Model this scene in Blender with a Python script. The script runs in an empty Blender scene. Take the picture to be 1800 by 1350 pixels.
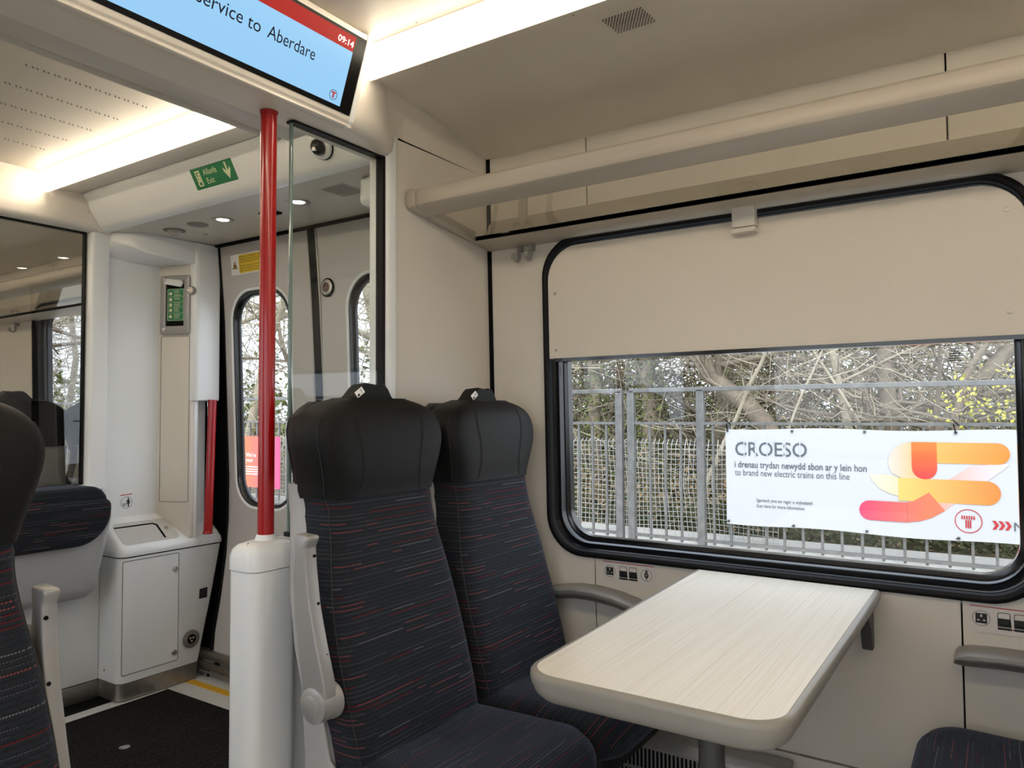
import bpy, bmesh, math, random
import numpy as np
from mathutils import Vector, Matrix
random.seed(7); np.random.seed(7)
C = bpy.context.scene.collection
sc = bpy.context.scene
PI = math.pi
R = math.radians

# ------------------------------------------------------------------ camera, sky, exposure
cd = bpy.data.cameras.new('camera'); cam = bpy.data.objects.new('camera', cd); C.objects.link(cam)
cd.sensor_width = 36; cd.sensor_fit = 'HORIZONTAL'; cd.lens = 1303.4/1800*36; cd.clip_start = 0.02; cd.clip_end = 300
yaw, pit, rol = .58396, .038568, -.0053449
D_ = Vector((math.cos(yaw)*math.cos(pit), math.sin(yaw)*math.cos(pit), math.sin(pit)))
r_ = Vector((math.sin(yaw), -math.cos(yaw), 0)); u_ = r_.cross(D_)
r2 = r_*math.cos(rol)+u_*math.sin(rol); u2 = -r_*math.sin(rol)+u_*math.cos(rol)
cam.matrix_world = Matrix(((r2.x, u2.x, -D_.x, 0), (r2.y, u2.y, -D_.y, 0), (r2.z, u2.z, -D_.z, 1.2), (0, 0, 0, 1)))
sc.camera = cam
w = bpy.data.worlds.new('sky'); sc.world = w; w.use_nodes = True
nt = w.node_tree; bg = nt.nodes['Background']
tc = nt.nodes.new('ShaderNodeTexCoord'); nz = nt.nodes.new('ShaderNodeTexNoise'); nz.inputs['Scale'].default_value = 2.2
cr = nt.nodes.new('ShaderNodeValToRGB')
cr.color_ramp.elements[0].position = .38; cr.color_ramp.elements[0].color = (.72, .83, 1, 1)
cr.color_ramp.elements[1].position = .62; cr.color_ramp.elements[1].color = (1, 1, 1, 1)
nt.links.new(tc.outputs['Generated'], nz.inputs['Vector']); nt.links.new(nz.outputs[0], cr.inputs[0]); nt.links.new(cr.outputs[0], bg.inputs[0])
bg.inputs[1].default_value = 1.55
sc.view_settings.view_transform = 'Standard'; sc.view_settings.look = 'None'
sc.view_settings.gamma = 1; sc.view_settings.use_curve_mapping = False
sc.view_settings.exposure = 0.88
LIGHT_STRIP = 10.5
sl = bpy.data.lights.new('sun', 'SUN'); sl.energy = 1.2; sl.angle = R(12); sl.color = (1, .96, .9)
so = bpy.data.objects.new('sun', sl); C.objects.link(so); so.rotation_euler = (R(42), R(8), R(-70))

# ------------------------------------------------------------------ materials
M = {}
def mat(name, col, rough=.5, metal=0, noise=0, nscale=40, bump=0, bscale=200, emit=None, es=0, coat=0, spec=.5):
    m = bpy.data.materials.new(name); m.use_nodes = True; t = m.node_tree; b = t.nodes['Principled BSDF']
    b.inputs['Base Color'].default_value = (*col, 1); b.inputs['Roughness'].default_value = rough
    b.inputs['Metallic'].default_value = metal; b.inputs['Coat Weight'].default_value = coat
    b.inputs['Specular IOR Level'].default_value = spec
    co = t.nodes.new('ShaderNodeTexCoord')
    if noise:
        n = t.nodes.new('ShaderNodeTexNoise'); n.inputs['Scale'].default_value = nscale; n.inputs['Detail'].default_value = 5
        mx = t.nodes.new('ShaderNodeMix'); mx.data_type = 'RGBA'
        mx.inputs[6].default_value = (*[c*(1-noise) for c in col], 1); mx.inputs[7].default_value = (*[min(1, c*(1+noise)) for c in col], 1)
        t.links.new(co.outputs['Object'], n.inputs['Vector']); t.links.new(n.outputs[0], mx.inputs[0]); t.links.new(mx.outputs[2], b.inputs['Base Color'])
    if bump:
        n = t.nodes.new('ShaderNodeTexNoise'); n.inputs['Scale'].default_value = bscale; n.inputs['Detail'].default_value = 2
        bp = t.nodes.new('ShaderNodeBump'); bp.inputs['Strength'].default_value = bump; bp.inputs['Distance'].default_value = .002
        t.links.new(co.outputs['Object'], n.inputs['Vector']); t.links.new(n.outputs[0], bp.inputs['Height']); t.links.new(bp.outputs[0], b.inputs['Normal'])
    if emit:
        b.inputs['Emission Color'].default_value = (*emit, 1); b.inputs['Emission Strength'].default_value = es
    M[name] = m; return m
mat('wall', (.72, .67, .60), .38, noise=.03, nscale=6, bump=.15, bscale=500)
mat('wall_dark', (.60, .55, .48), .38, noise=.03, nscale=6, bump=.15, bscale=500)
mat('blind', (.72, .655, .57), .5, bump=.15, bscale=500)
mat('white_grp', (.83, .85, .86), .28, noise=.02, nscale=8, bump=.1, bscale=400)
mat('cream_panel', (.72, .67, .59), .4, bump=.15, bscale=500)
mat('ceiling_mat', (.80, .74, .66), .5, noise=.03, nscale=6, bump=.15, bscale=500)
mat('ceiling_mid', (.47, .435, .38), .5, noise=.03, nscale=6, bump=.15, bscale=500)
mat('lowceil', (.56, .53, .48), .4, noise=.03, nscale=5)
mat('rack_metal', (.50, .45, .385), .42, metal=.15, noise=.02)
mat('door_grey', (.52, .50, .485), .4, noise=.03, nscale=6)
mat('black_gloss', (.006, .007, .009), .16, spec=.6)
mat('black', (.004, .004, .004), .7, spec=.1)
mat('rubber', (.006, .006, .007), .5, spec=.2)
mat('red', (.36, .002, .004), .25, coat=.25)
mat('steel', (.42, .40, .37), .38, metal=.9, noise=.25, nscale=30)
mat('steel_dark', (.24, .225, .20), .45, metal=.7, noise=.15, nscale=30)
mat('chrome', (.62, .60, .57), .15, metal=1)
mat('grey_cast', (.33, .32, .31), .33, metal=.25, bump=.15, bscale=350)
mat('grey_arm', (.30, .285, .265), .38, metal=.2, bump=.3, bscale=350)
mat('arm_dark', (.17, .165, .155), .4, metal=.2, bump=.2, bscale=350)
mat('shell', (.40, .395, .39), .4, bump=.2, bscale=400)
mat('tip_shell', (.47, .475, .49), .38, bump=.2, bscale=400)
mat('leather', (.0035, .0036, .0036), .48, bump=.4, bscale=900, spec=.22)
mat('plastic_black', (.008, .008, .009), .45, spec=.25)
mat('stitch', (.022, .02, .019), .7)
mat('dark_grey', (.07, .07, .068), .45)
mat('floor_grey', (.60, .60, .575), .5, noise=.22, nscale=60)
mat('yellow', (.75, .42, .03), .5, noise=.25, nscale=60)
mat('green', (.012, .19, .075), .4)
mat('lume', (.74, .76, .50), .5)
mat('white_print', (.85, .85, .85), .5)
mat('black_print', (.01, .01, .01), .5)
mat('grey_print', (.09, .11, .13), .6)
mat('red_print', (.45, .02, .03), .5)
mat('sticker', (.70, .66, .63), .35)
mat('sticker_yellow', (.80, .55, .03), .4)
mat('banner', (.52, .53, .555), .6, bump=.0)
mat('galv', (.20, .20, .195), .45, metal=.4, noise=.5, nscale=14)
mat('concrete', (.52, .51, .485), .85, noise=.15, nscale=25)
mat('table_edge', (.28, .262, .232), .34, noise=.1, nscale=14)
mat('lens_emit', (1, 1, 1), .5, emit=(1, .93, .8), es=14)
mat('strip_emit', (1, 1, 1), .5, emit=(1, .85, .64), es=LIGHT_STRIP)
mat('screen_blue', (.02, .04, .06), .3, spec=.08, emit=(.27, .52, .78), es=.62)
mat('screen_red', (.05, .003, .003), .3, spec=.05, emit=(.36, .015, .012), es=.6)
mat('screen_black', (0, 0, 0), .4, spec=.05, emit=(.004, .004, .008), es=1)
mat('screen_white', (1, 1, 1), .2, emit=(.9, .7, .7), es=1)
mat('lens_dark', (.01, .01, .01), .12, spec=.35)
mat('bark', (.23, .19, .145), .95, noise=.45, nscale=25)
mat('bark_pale', (.42, .37, .28), .95, noise=.35, nscale=25)
mat('twig', (.50, .44, .32), .9, noise=.3, nscale=9)
mat('ivy', (.13, .16, .04), .7, noise=.6, nscale=5)
mat('ivy_dark', (.07, .085, .03), .7, noise=.7, nscale=4)
mat('leaf_brown', (.28, .20, .11), .8, noise=.5, nscale=6)
mat('leaf_yellow', (.72, .68, .10), .6, noise=.2, nscale=9)
mat('earth', (.13, .11, .06), .95, noise=.5, nscale=5)

def strip_mat():
    m = mat('strip_emit', (1, 1, 1), .5, emit=(1, .85, .64), es=1); t = m.node_tree; b = t.nodes['Principled BSDF']
    co = t.nodes.new('ShaderNodeNewGeometry'); sp = t.nodes.new('ShaderNodeSeparateXYZ'); mr = t.nodes.new('ShaderNodeMapRange')
    mr.inputs[1].default_value = 2.176; mr.inputs[2].default_value = 2.125; mr.inputs[3].default_value = 1.3; mr.inputs[4].default_value = LIGHT_STRIP
    t.links.new(co.outputs['Position'], sp.inputs[0]); t.links.new(sp.outputs[2], mr.inputs[0]); t.links.new(mr.outputs[0], b.inputs['Emission Strength'])
strip_mat()
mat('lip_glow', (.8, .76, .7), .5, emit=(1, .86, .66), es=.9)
def glass(name, tint=(1, 1, 1), ior=1.45, rough=0.0, extra=0.0):
    m = bpy.data.materials.new(name); m.use_nodes = True; t = m.node_tree; t.nodes.clear()
    o = t.nodes.new('ShaderNodeOutputMaterial'); tr = t.nodes.new('ShaderNodeBsdfTransparent'); gl = t.nodes.new('ShaderNodeBsdfGlossy')
    fr = t.nodes.new('ShaderNodeFresnel'); mx = t.nodes.new('ShaderNodeMixShader'); ad = t.nodes.new('ShaderNodeMath'); ad.operation = 'ADD'
    tr.inputs[0].default_value = (*tint, 1); gl.inputs['Roughness'].default_value = rough; fr.inputs[0].default_value = ior; ad.inputs[1].default_value = extra
    geo = t.nodes.new('ShaderNodeNewGeometry'); inv = t.nodes.new('ShaderNodeMath'); inv.operation = 'SUBTRACT'; inv.inputs[0].default_value = 1
    mu = t.nodes.new('ShaderNodeMath'); mu.operation = 'MULTIPLY'; t.links.new(geo.outputs['Backfacing'], inv.inputs[1])
    t.links.new(fr.outputs[0], ad.inputs[0]); t.links.new(ad.outputs[0], mu.inputs[0]); t.links.new(inv.outputs[0], mu.inputs[1]); t.links.new(mu.outputs[0], mx.inputs[0]); t.links.new(tr.outputs[0], mx.inputs[1]); t.links.new(gl.outputs[0], mx.inputs[2]); t.links.new(mx.outputs[0], o.inputs[0])
    M[name] = m
glass('glass_window', (.97, .99, 1), 1.5, 0, .015)
glass('glass_screen', (.95, .965, .955), 1.45, 0, .01)
glass('glass_dim', (.80, .80, .79), 1.5, 0, .03)
glass('glass_rack', (.93, .93, .90), 1.4, 0, .01)
mat('glass_edge', (.16, .24, .22), .1, coat=.5)

def fabric():
    m = bpy.data.materials.new('moquette'); m.use_nodes = True; t = m.node_tree; b = t.nodes['Principled BSDF']; N = t.nodes.new; L = t.links.new
    b.inputs['Roughness'].default_value = .85; b.inputs['Sheen Weight'].default_value = .16; b.inputs['Sheen Roughness'].default_value = .45
    b.inputs['Sheen Tint'].default_value = (.5, .6, .85, 1); b.inputs['Specular IOR Level'].default_value = .2
    uv = N('ShaderNodeUVMap'); sp = N('ShaderNodeSeparateXYZ'); L(uv.outputs[0], sp.inputs[0])
    def math_(op, a, c=None, v=None):
        n = N('ShaderNodeMath'); n.operation = op
        for i, q in enumerate((a, c)):
            if q is None: continue
            if isinstance(q, (int, float)): n.inputs[i].default_value = q
            else: L(q, n.inputs[i])
        return n.outputs[0]
    row = math_('DIVIDE', sp.outputs[1], .0092)
    fl = math_('FLOOR', row); fr = math_('FRACT', row)
    # per-row dash pattern
    def dash(scale, seed, thr):
        cb = N('ShaderNodeCombineXYZ'); L(math_('MULTIPLY', sp.outputs[0], scale), cb.inputs[0]); L(math_('MULTIPLY', fl, 7.37), cb.inputs[1]); cb.inputs[2].default_value = seed
        n = N('ShaderNodeTexNoise'); n.inputs['Scale'].default_value = 1; n.inputs['Detail'].default_value = 0; L(cb.outputs[0], n.inputs['Vector'])
        return math_('GREATER_THAN', n.outputs[0], thr)
    ridge = math_('GREATER_THAN', fr, .76)           # thin coloured yarn on each rib
    tw = math_('GREATER_THAN', math_('FRACT', math_('DIVIDE', sp.outputs[0], .0042)), .38)
    def layer(prev, col, mask):
        mx = N('ShaderNodeMix'); mx.data_type = 'RGBA'; L(mask, mx.inputs[0]); mx.inputs[7].default_value = (*col, 1)
        if isinstance(prev, tuple): mx.inputs[6].default_value = (*prev, 1)
        else: L(prev, mx.inputs[6])
        return mx.outputs[2]
    w1 = N('ShaderNodeTexNoise'); w1.inputs['Scale'].default_value = 260; L(uv.outputs[0], w1.inputs['Vector'])
    base = N('ShaderNodeMix'); base.data_type = 'RGBA'; L(w1.outputs[0], base.inputs[0]); base.inputs[6].default_value = (.005, .006, .008, 1); base.inputs[7].default_value = (.022, .025, .032, 1)
    c = layer(base.outputs[2], (.007, .008, .010), math_('GREATER_THAN', .14, fr))
    c = layer(c, (.045, .05, .058), math_('MULTIPLY', math_('MULTIPLY', ridge, tw), dash(3.5, 3.1, .53)))
    c = layer(c, (.14, .14, .155), math_('MULTIPLY', math_('MULTIPLY', ridge, tw), dash(4.5, 9.7, .72)))
    c = layer(c, (.09, .007, .010), math_('MULTIPLY', ridge, dash(4, 21.3, .69)))
    c = layer(c, (.22, .055, .055), math_('MULTIPLY', math_('MULTIPLY', ridge, tw), dash(4.5, 33.9, .68)))
    L(c, b.inputs['Base Color'])
    h = math_('PINGPONG', row, .5); bp = N('ShaderNodeBump'); bp.inputs['Strength'].default_value = .35; bp.inputs['Distance'].default_value = .003
    L(math_('ADD', h, math_('MULTIPLY', w1.outputs[0], .6)), bp.inputs['Height']); L(bp.outputs[0], b.inputs['Normal'])
    M['moquette'] = m
fabric()
def wood():
    m = bpy.data.materials.new('wood'); m.use_nodes = True; t = m.node_tree; b = t.nodes['Principled BSDF']; N = t.nodes.new; L = t.links.new
    b.inputs['Roughness'].default_value = .32
    co = N('ShaderNodeTexCoord'); mp = N('ShaderNodeMapping'); mp.inputs['Scale'].default_value = (.8, 130, 1); L(co.outputs['Object'], mp.inputs[0])
    n1 = N('ShaderNodeTexNoise'); n1.inputs['Scale'].default_value = 1.2; n1.inputs['Detail'].default_value = 3; n1.inputs['Distortion'].default_value = .6; L(mp.outputs[0], n1.inputs['Vector'])
    mp2 = N('ShaderNodeMapping'); mp2.inputs['Scale'].default_value = (2.2, 9, 1); L(co.outputs['Object'], mp2.inputs[0])
    n0 = N('ShaderNodeTexNoise'); n0.inputs['Scale'].default_value = .8; n0.inputs['Detail'].default_value = 1; L(mp2.outputs[0], n0.inputs['Vector'])
    ml = N('ShaderNodeMath'); ml.operation = 'MULTIPLY'; ml.inputs[1].default_value = 24; L(n0.outputs[0], ml.inputs[0])
    pg = N('ShaderNodeMath'); pg.operation = 'FRACT'; L(ml.outputs[0], pg.inputs[0])
    r1 = N('ShaderNodeValToRGB'); r1.color_ramp.elements[0].position = .3; r1.color_ramp.elements[0].color = (.765, .725, .645, 1); r1.color_ramp.elements[1].position = .6; r1.color_ramp.elements[1].color = (.80, .765, .69, 1); L(n1.outputs[0], r1.inputs[0])
    mp3 = N('ShaderNodeMapping'); mp3.inputs['Scale'].default_value = (1.2, 330, 1); L(co.outputs['Object'], mp3.inputs[0])
    n3 = N('ShaderNodeTexNoise'); n3.inputs['Scale'].default_value = 1.5; n3.inputs['Detail'].default_value = 2; n3.inputs['Distortion'].default_value = .25; L(mp3.outputs[0], n3.inputs['Vector'])
    r2_ = N('ShaderNodeValToRGB'); e = r2_.color_ramp.elements; e[0].position = .36; e[0].color = (.88, .85, .80, 1); e[1].position = .50; e[1].color = (1, 1, 1, 1); L(n3.outputs[0], r2_.inputs[0])
    mx = N('ShaderNodeMix'); mx.data_type = 'RGBA'; mx.blend_type = 'MULTIPLY'; mx.inputs[0].default_value = 1; L(r1.outputs[0], mx.inputs[6]); L(r2_.outputs[0], mx.inputs[7]); L(mx.outputs[2], b.inputs['Base Color'])
    M['wood'] = m
wood()
def matmat():
    m = bpy.data.materials.new('mat_pile'); m.use_nodes = True; t = m.node_tree; b = t.nodes['Principled BSDF']; N = t.nodes.new; L = t.links.new
    b.inputs['Roughness'].default_value = .95; b.inputs['Specular IOR Level'].default_value = .1
    co = N('ShaderNodeTexCoord'); n = N('ShaderNodeTexNoise'); n.inputs['Scale'].default_value = 190; n.inputs['Detail'].default_value = 3; L(co.outputs['Object'], n.inputs['Vector'])
    wv = N('ShaderNodeTexWave'); wv.bands_direction = 'Y'; wv.inputs['Scale'].default_value = 14; wv.inputs['Distortion'].default_value = 1.5; L(co.outputs['Object'], wv.inputs['Vector'])
    r = N('ShaderNodeValToRGB'); r.color_ramp.elements[0].position = .35; r.color_ramp.elements[0].color = (.006, .006, .006, 1); r.color_ramp.elements[1].position = .8; r.color_ramp.elements[1].color = (.05, .047, .042, 1); L(n.outputs[0], r.inputs[0]); L(r.outputs[0], b.inputs['Base Color'])
    a = N('ShaderNodeMath'); a.operation = 'ADD'; L(n.outputs[0], a.inputs[0]); ml = N('ShaderNodeMath'); ml.operation = 'MULTIPLY'; ml.inputs[1].default_value = .8; L(wv.outputs[1], ml.inputs[0]); L(ml.outputs[0], a.inputs[1])
    bp = N('ShaderNodeBump'); bp.inputs['Distance'].default_value = .01; L(a.outputs[0], bp.inputs['Height']); L(bp.outputs[0], b.inputs['Normal'])
    M['mat_pile'] = m
matmat()
def grad(name, axis, a, b_, ca, cb):
    m = bpy.data.materials.new(name); m.use_nodes = True; t = m.node_tree; b = t.nodes['Principled BSDF']; N = t.nodes.new; L = t.links.new
    b.inputs['Roughness'].default_value = .6
    co = N('ShaderNodeTexCoord'); sp = N('ShaderNodeSeparateXYZ'); L(co.outputs['Object'], sp.inputs[0])
    mr = N('ShaderNodeMapRange'); mr.inputs[1].default_value = a; mr.inputs[2].default_value = b_; L(sp.outputs[axis], mr.inputs[0])
    mx = N('ShaderNodeMix'); mx.data_type = 'RGBA'; mx.inputs[6].default_value = (*ca, 1); mx.inputs[7].default_value = (*cb, 1); L(mr.outputs[0], mx.inputs[0]); L(mx.outputs[2], b.inputs['Base Color'])
    M[name] = m

# ------------------------------------------------------------------ helpers
class MB:
    def __init__(s): s.v = []; s.f = []; s.uv = None
    def add(s, vs, fs):
        o = len(s.v); s.v += [tuple(v) for v in vs]; s.f += [tuple(i+o for i in f) for f in fs]; return s
    def box(s, x0, x1, y0, y1, z0, z1):
        return s.add([(x, y, z) for x in (x0, x1) for y in (y0, y1) for z in (z0, z1)],
                     [(0, 1, 3, 2), (4, 6, 7, 5), (0, 4, 5, 1), (2, 3, 7, 6), (0, 2, 6, 4), (1, 5, 7, 3)])
    def rings(s, rs, cap0=True, cap1=True, closed=True):
        n = len(rs[0]); vs = [p for r in rs for p in r]; fs = []
        for k in range(len(rs)-1):
            for i in range(n if closed else n-1):
                j = (i+1) % n; fs.append((k*n+i, k*n+j, (k+1)*n+j, (k+1)*n+i))
        if closed and cap0: fs.append(tuple(range(n-1, -1, -1)))
        if closed and cap1: fs.append(tuple((len(rs)-1)*n+i for i in range(n)))
        return s.add(vs, fs)
    def prism(s, poly, axis, a, b):   # poly 2D in the two other axes (x,y,z order), extruded along axis a..b
        def P(p, q):
            if axis == 0: return (q, p[0], p[1])
            if axis == 1: return (p[0], q, p[1])
            return (p[0], p[1], q)
        return s.rings([[P(p, a) for p in poly], [P(p, b) for p in poly]])
    def tube(s, pts, r, n=10, cap=True):
        pts = [Vector(p) for p in pts]; rr = r if isinstance(r, (list, tuple)) else [r]*len(pts); rs = []; up = None
        for i, p in enumerate(pts):
            d = (pts[min(i+1, len(pts)-1)]-pts[max(i-1, 0)]).normalized()
            if up is None:
                up = d.orthogonal().normalized()
            else:
                up = (up-d*up.dot(d)).normalized()
            w_ = d.cross(up)
            rs.append([p+(up*math.cos(2*PI*k/n)+w_*math.sin(2*PI*k/n))*rr[i] for k in range(n)])
        return s.rings(rs, cap, cap)
    def lathe(s, c, ax, prof, n=24):   # prof [(radius, dist along ax)]
        ax = Vector(ax).normalized(); a = ax.orthogonal().normalized(); b = ax.cross(a); c = Vector(c)
        return s.rings([[c+ax*d+(a*math.cos(2*PI*k/n)+b*math.sin(2*PI*k/n))*max(r, 1e-5) for k in range(n)] for r, d in prof])
    def map(s, fn): s.v = [tuple(fn(*v)) for v in s.v]; return s
    def build(s, name, m, parent=None, bevel=0, seg=2, smooth=40, uvf=None):
        me = bpy.data.meshes.new(name); bm = bmesh.new()
        vs = [bm.verts.new(v) for v in s.v]
        for f in s.f:
            try: bm.faces.new([vs[i] for i in f])
            except ValueError: pass
        bmesh.ops.recalc_face_normals(bm, faces=bm.faces)
        if bevel:
            bm.normal_update()
            es = [e for e in bm.edges if len(e.link_faces) == 2 and e.calc_face_angle(0) > R(30)]
            bmesh.ops.bevel(bm, geom=es, offset=bevel, segments=seg, profile=.5, affect='EDGES', clamp_overlap=True)
        if uvf:
            ul = bm.loops.layers.uv.new('UVMap')
            for f in bm.faces:
                for l in f.loops: l[ul].uv = uvf(l.vert.co)
        bm.to_mesh(me); bm.free()
        me.polygons.foreach_set('use_smooth', [True]*len(me.polygons)); me.set_sharp_from_angle(angle=R(smooth))
        me.materials.append(M[m] if isinstance(m, str) else m)
        o = bpy.data.objects.new(name, me); C.objects.link(o)
        if parent is not None: o.parent = parent; o.matrix_parent_inverse = parent.matrix_world.inverted() if False else Matrix.Translation(-Vector(parent.location))
        return o
def tag(o, label=None, cat=None, group=None, kind=None):
    if label: o['label'] = label
    if cat: o['category'] = cat
    if group: o['group'] = group
    if kind: o['kind'] = kind
    return o
def thing(name, loc, label, cat, group=None):
    o = bpy.data.objects.new(name, None); C.objects.link(o); o.location = loc; o.empty_display_size = .05
    return tag(o, label, cat, group)
def struct(o): o['kind'] = 'structure'; return o
def dup(root, loc, label=None):
    r = root.copy(); C.objects.link(r); r.location = loc
    if label: r['label'] = label
    for ch in list(root.children):
        c = ch.copy(); C.objects.link(c); c.parent = r
        for g in ch.children:
            d = g.copy(); C.objects.link(d); d.parent = c
    return r
def rrect(a0, a1, b0, b1, r, n=8, rs=None):
    """rounded rectangle outline, ccw; rs = radii (a1b1, a0b1, a0b0, a1b0)"""
    rs = rs or (r,)*4; out = []
    for k, (ca, cb, sa, sb) in enumerate(((a1, b1, -1, -1), (a0, b1, 1, -1), (a0, b0, 1, 1), (a1, b0, -1, 1))):
        q = rs[k]
        for i in range(n+1):
            t = k*PI/2 + i/n*PI/2
            out.append((ca+sa*q+q*math.cos(t), cb+sb*q+q*math.sin(t)))
    return out
def circ(cx, cy, r, n=24, a0=0, a1=2*PI):
    return [(cx+r*math.cos(a0+(a1-a0)*i/n), cy+r*math.sin(a0+(a1-a0)*i/n)) for i in range(n)]
class Frame:
    """2D drawing frame on a real surface: origin, u right, v up; prints are thin solids standing on it"""
    def __init__(s, o, u, v): s.o = Vector(o); s.u = Vector(u).normalized(); s.v = Vector(v).normalized(); s.n = s.u.cross(s.v)
    def P(s, a, b, h=0): return s.o+s.u*a+s.v*b+s.n*h
    def plate(s, mb, poly, h0, h1): return mb.rings([[s.P(a, b, h0) for a, b in poly], [s.P(a, b, h1) for a, b in poly]])
    def ring(s, mb, po, pi, h0, h1):
        n = len(po); L_ = [s.P(*p, h0) for p in po]+[s.P(*p, h1) for p in po]+[s.P(*p, h0) for p in pi]+[s.P(*p, h1) for p in pi]; fs = []
        for i in range(n):
            j = (i+1) % n; fs += [(i, j, n+j, n+i), (2*n+i, 3*n+i, 3*n+j, 2*n+j), (n+i, n+j, 3*n+j, 3*n+i), (i, 2*n+i, 2*n+j, j)]
        return mb.add(L_, fs)
    def line(s, mb, p, q, w_, h0, h1):
        d = Vector((q[0]-p[0], q[1]-p[1])).normalized(); k = Vector((-d.y, d.x))*w_/2
        return s.plate(mb, [(p[0]+k.x, p[1]+k.y), (p[0]-k.x, p[1]-k.y), (q[0]-k.x, q[1]-k.y), (q[0]+k.x, q[1]+k.y)], h0, h1)
    def text(s, mb, body, a, b, size, h0, h1, width=None, align='LEFT', shear=0, bold=0):
        cu = bpy.data.curves.new('lettering', 'FONT'); cu.body = body; cu.size = size; cu.align_x = align; cu.resolution_u = 3; cu.offset = bold
        ob = bpy.data.objects.new('lettering', cu); C.objects.link(ob)
        dg = bpy.context.evaluated_depsgraph_get(); me = ob.evaluated_get(dg).to_mesh()
        vs = [v.co.copy() for v in me.vertices]; fs = [tuple(p.vertices) for p in me.polygons]
        ob.evaluated_get(dg).to_mesh_clear(); bpy.data.objects.remove(ob); bpy.data.curves.remove(cu)
        if width and vs:
            x0 = min(v.x for v in vs); x1 = max(v.x for v in vs); k = width/(x1-x0)
            for v in vs: v.x = (v.x-x0)*k if align == 'LEFT' else v.x*k
        n = len(vs)
        mb.add([s.P(a+v.x, b+v.y+shear*v.x, h1) for v in vs], fs)
        return mb
def plate_hole(outer, inner, a=.0, b=.01, sub=1):
    """ring between outer outline and inner outline (same count) as a thin solid, in (y,z); x from a to b"""
    mb = MB(); n = len(outer); rs = []
    for q, x in ((0, a),):
        pass
    def lay(t, x): return [(x, o[0]*(1-t)+i[0]*t, o[1]*(1-t)+i[1]*t) for o, i in zip(outer, inner)]
    rr = [lay(k/sub, a) for k in range(sub+1)]+[lay(k/sub, b) for k in range(sub, -1, -1)]+[lay(0, a)]
    return mb.rings(rr, False, False)
def outer_for(inner, y0, y1, z0, z1):
    """project a rounded outline to the enclosing rectangle, keeping the corners"""
    cy = (min(p[0] for p in inner)+max(p[0] for p in inner))/2; cz = (min(p[1] for p in inner)+max(p[1] for p in inner))/2
    out = []; n = len(inner)//4
    for k in range(4):
        seg = inner[k*n:(k+1)*n]
        cor = ((y1, z1), (y0, z1), (y0, z0), (y1, z0))[k]
        for i, p in enumerate(seg):
            t = i/(len(seg)-1)
            if k in (0, 2):
                out.append((cor[0], p[1]+(cor[1]-p[1])*min(1, 2*t)) if t <= .5 else (cor[0]+(p[0]-cor[0])*(2*t-1), cor[1]))
            else:
                out.append((p[0]+(cor[0]-p[0])*min(1, 2*t), cor[1]) if t <= .5 else (cor[0], cor[1]+(p[1]-cor[1])*(2*t-1)))
    return out
def WX(z): return 2.143-.028*(z-.75)              # the side wall leans in a little towards the roof
def lean(x, y, z): return (x+WX(z)-2.14, y, z)
def interp(z, tab):
    for (a, va), (b, vb) in zip(tab, tab[1:]):
        if z <= b: return va+(vb-va)*max(0, (z-a))/(b-a)
    return tab[-1][1]
DT = [(0, 2.105), (.1, 2.115), (.37, 2.165), (.55, 2.19), (.66, 2.2), (1.0, 2.2), (1.3, 2.19), (1.7, 2.165), (2.02, 2.135)]
def DX(z): return interp(z, DT)
def sm(z, tab):          # smooth (Catmull-Rom) table lookup
    if z <= tab[0][0]: return tab[0][1]
    if z >= tab[-1][0]: return tab[-1][1]
    for i in range(len(tab)-1):
        (a, va), (b, vb) = tab[i], tab[i+1]
        if z <= b:
            t = (z-a)/(b-a); h = b-a
            ma = (vb-tab[i-1][1])/(b-tab[i-1][0]) if i > 0 else (vb-va)/h
            mb_ = (tab[i+2][1]-va)/(tab[i+2][0]-a) if i+2 < len(tab) else (vb-va)/h
            return va*(2*t**3-3*t*t+1)+ma*h*(t**3-2*t*t+t)+vb*(3*t*t-2*t**3)+mb_*h*(t**3-t*t)
def doorwarp(x, y, z): return (x+DX(z), y, z)

# ------------------------------------------------------------------ setting: floor and outer shell
struct(MB().box(-.52, 2.2, -7.1, 6.4, -.06, 0).build('floor', 'floor_grey'))
# right wall: black carrier behind the trim panels, with the openings left free
mb = MB()
for (y0, y1, z0, z1) in ((-7.1, -6.2, 0, 2.2), (-6.2, -4.2, 0, .78), (-6.2, -4.2, 1.75, 2.2), (-4.2, -3.6, 0, 2.2), (-3.6, -1.6, 0, .78), (-3.6, -1.6, 1.75, 2.2), (-1.6, -.10, 0, 2.2), (-.10, 1.285, 0, .72), (-.10, 1.285, 1.79, 2.2), (1.285, 1.62, 0, 2.2), (1.62, 3.22, 2.04, 2.2), (3.22, 3.5, 0, 2.2), (3.5, 4.845, 0, .72), (3.5, 4.845, 1.875, 2.2), (4.845, 6.4, 0, 2.2)):
    mb.box(2.165, 2.20, y0, y1, z0, z1)
wr = struct(mb.map(lambda x, y, z: lean(x, y, z)).build('wall_right', 'black'))
def arc_panel(y_in, y_out, z0, z1, w0, w1, r, x0=2.14, x1=2.156):
    """trim panel beside a window: y_in is where the panel seam lies, y_w (window edge) is w0"""
    s = 1 if y_out > y_in else -1; yw = w0
    cy = yw-s*r
    poly = [(y_in, z1), (y_out, z1), (y_out, z0), (y_in, z0), (y_in, w1[0])]
    for i in range(9):
        t = i/8*PI/2; poly.append((cy+s*r*math.sin(t), w1[0]+r-r*math.cos(t)))
    for i in range(9):
        t = i/8*PI/2; poly.append((cy+s*r*math.cos(t), w1[1]-r+r*math.sin(t)))
    poly.append((y_in, w1[1]))
    return MB().prism(poly, 0, x0, x1)
g = .002
def wp(mb, m='wall'): return mb.map(lean).build('wall_panel', m, wr, bevel=.0012, seg=1)
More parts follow.
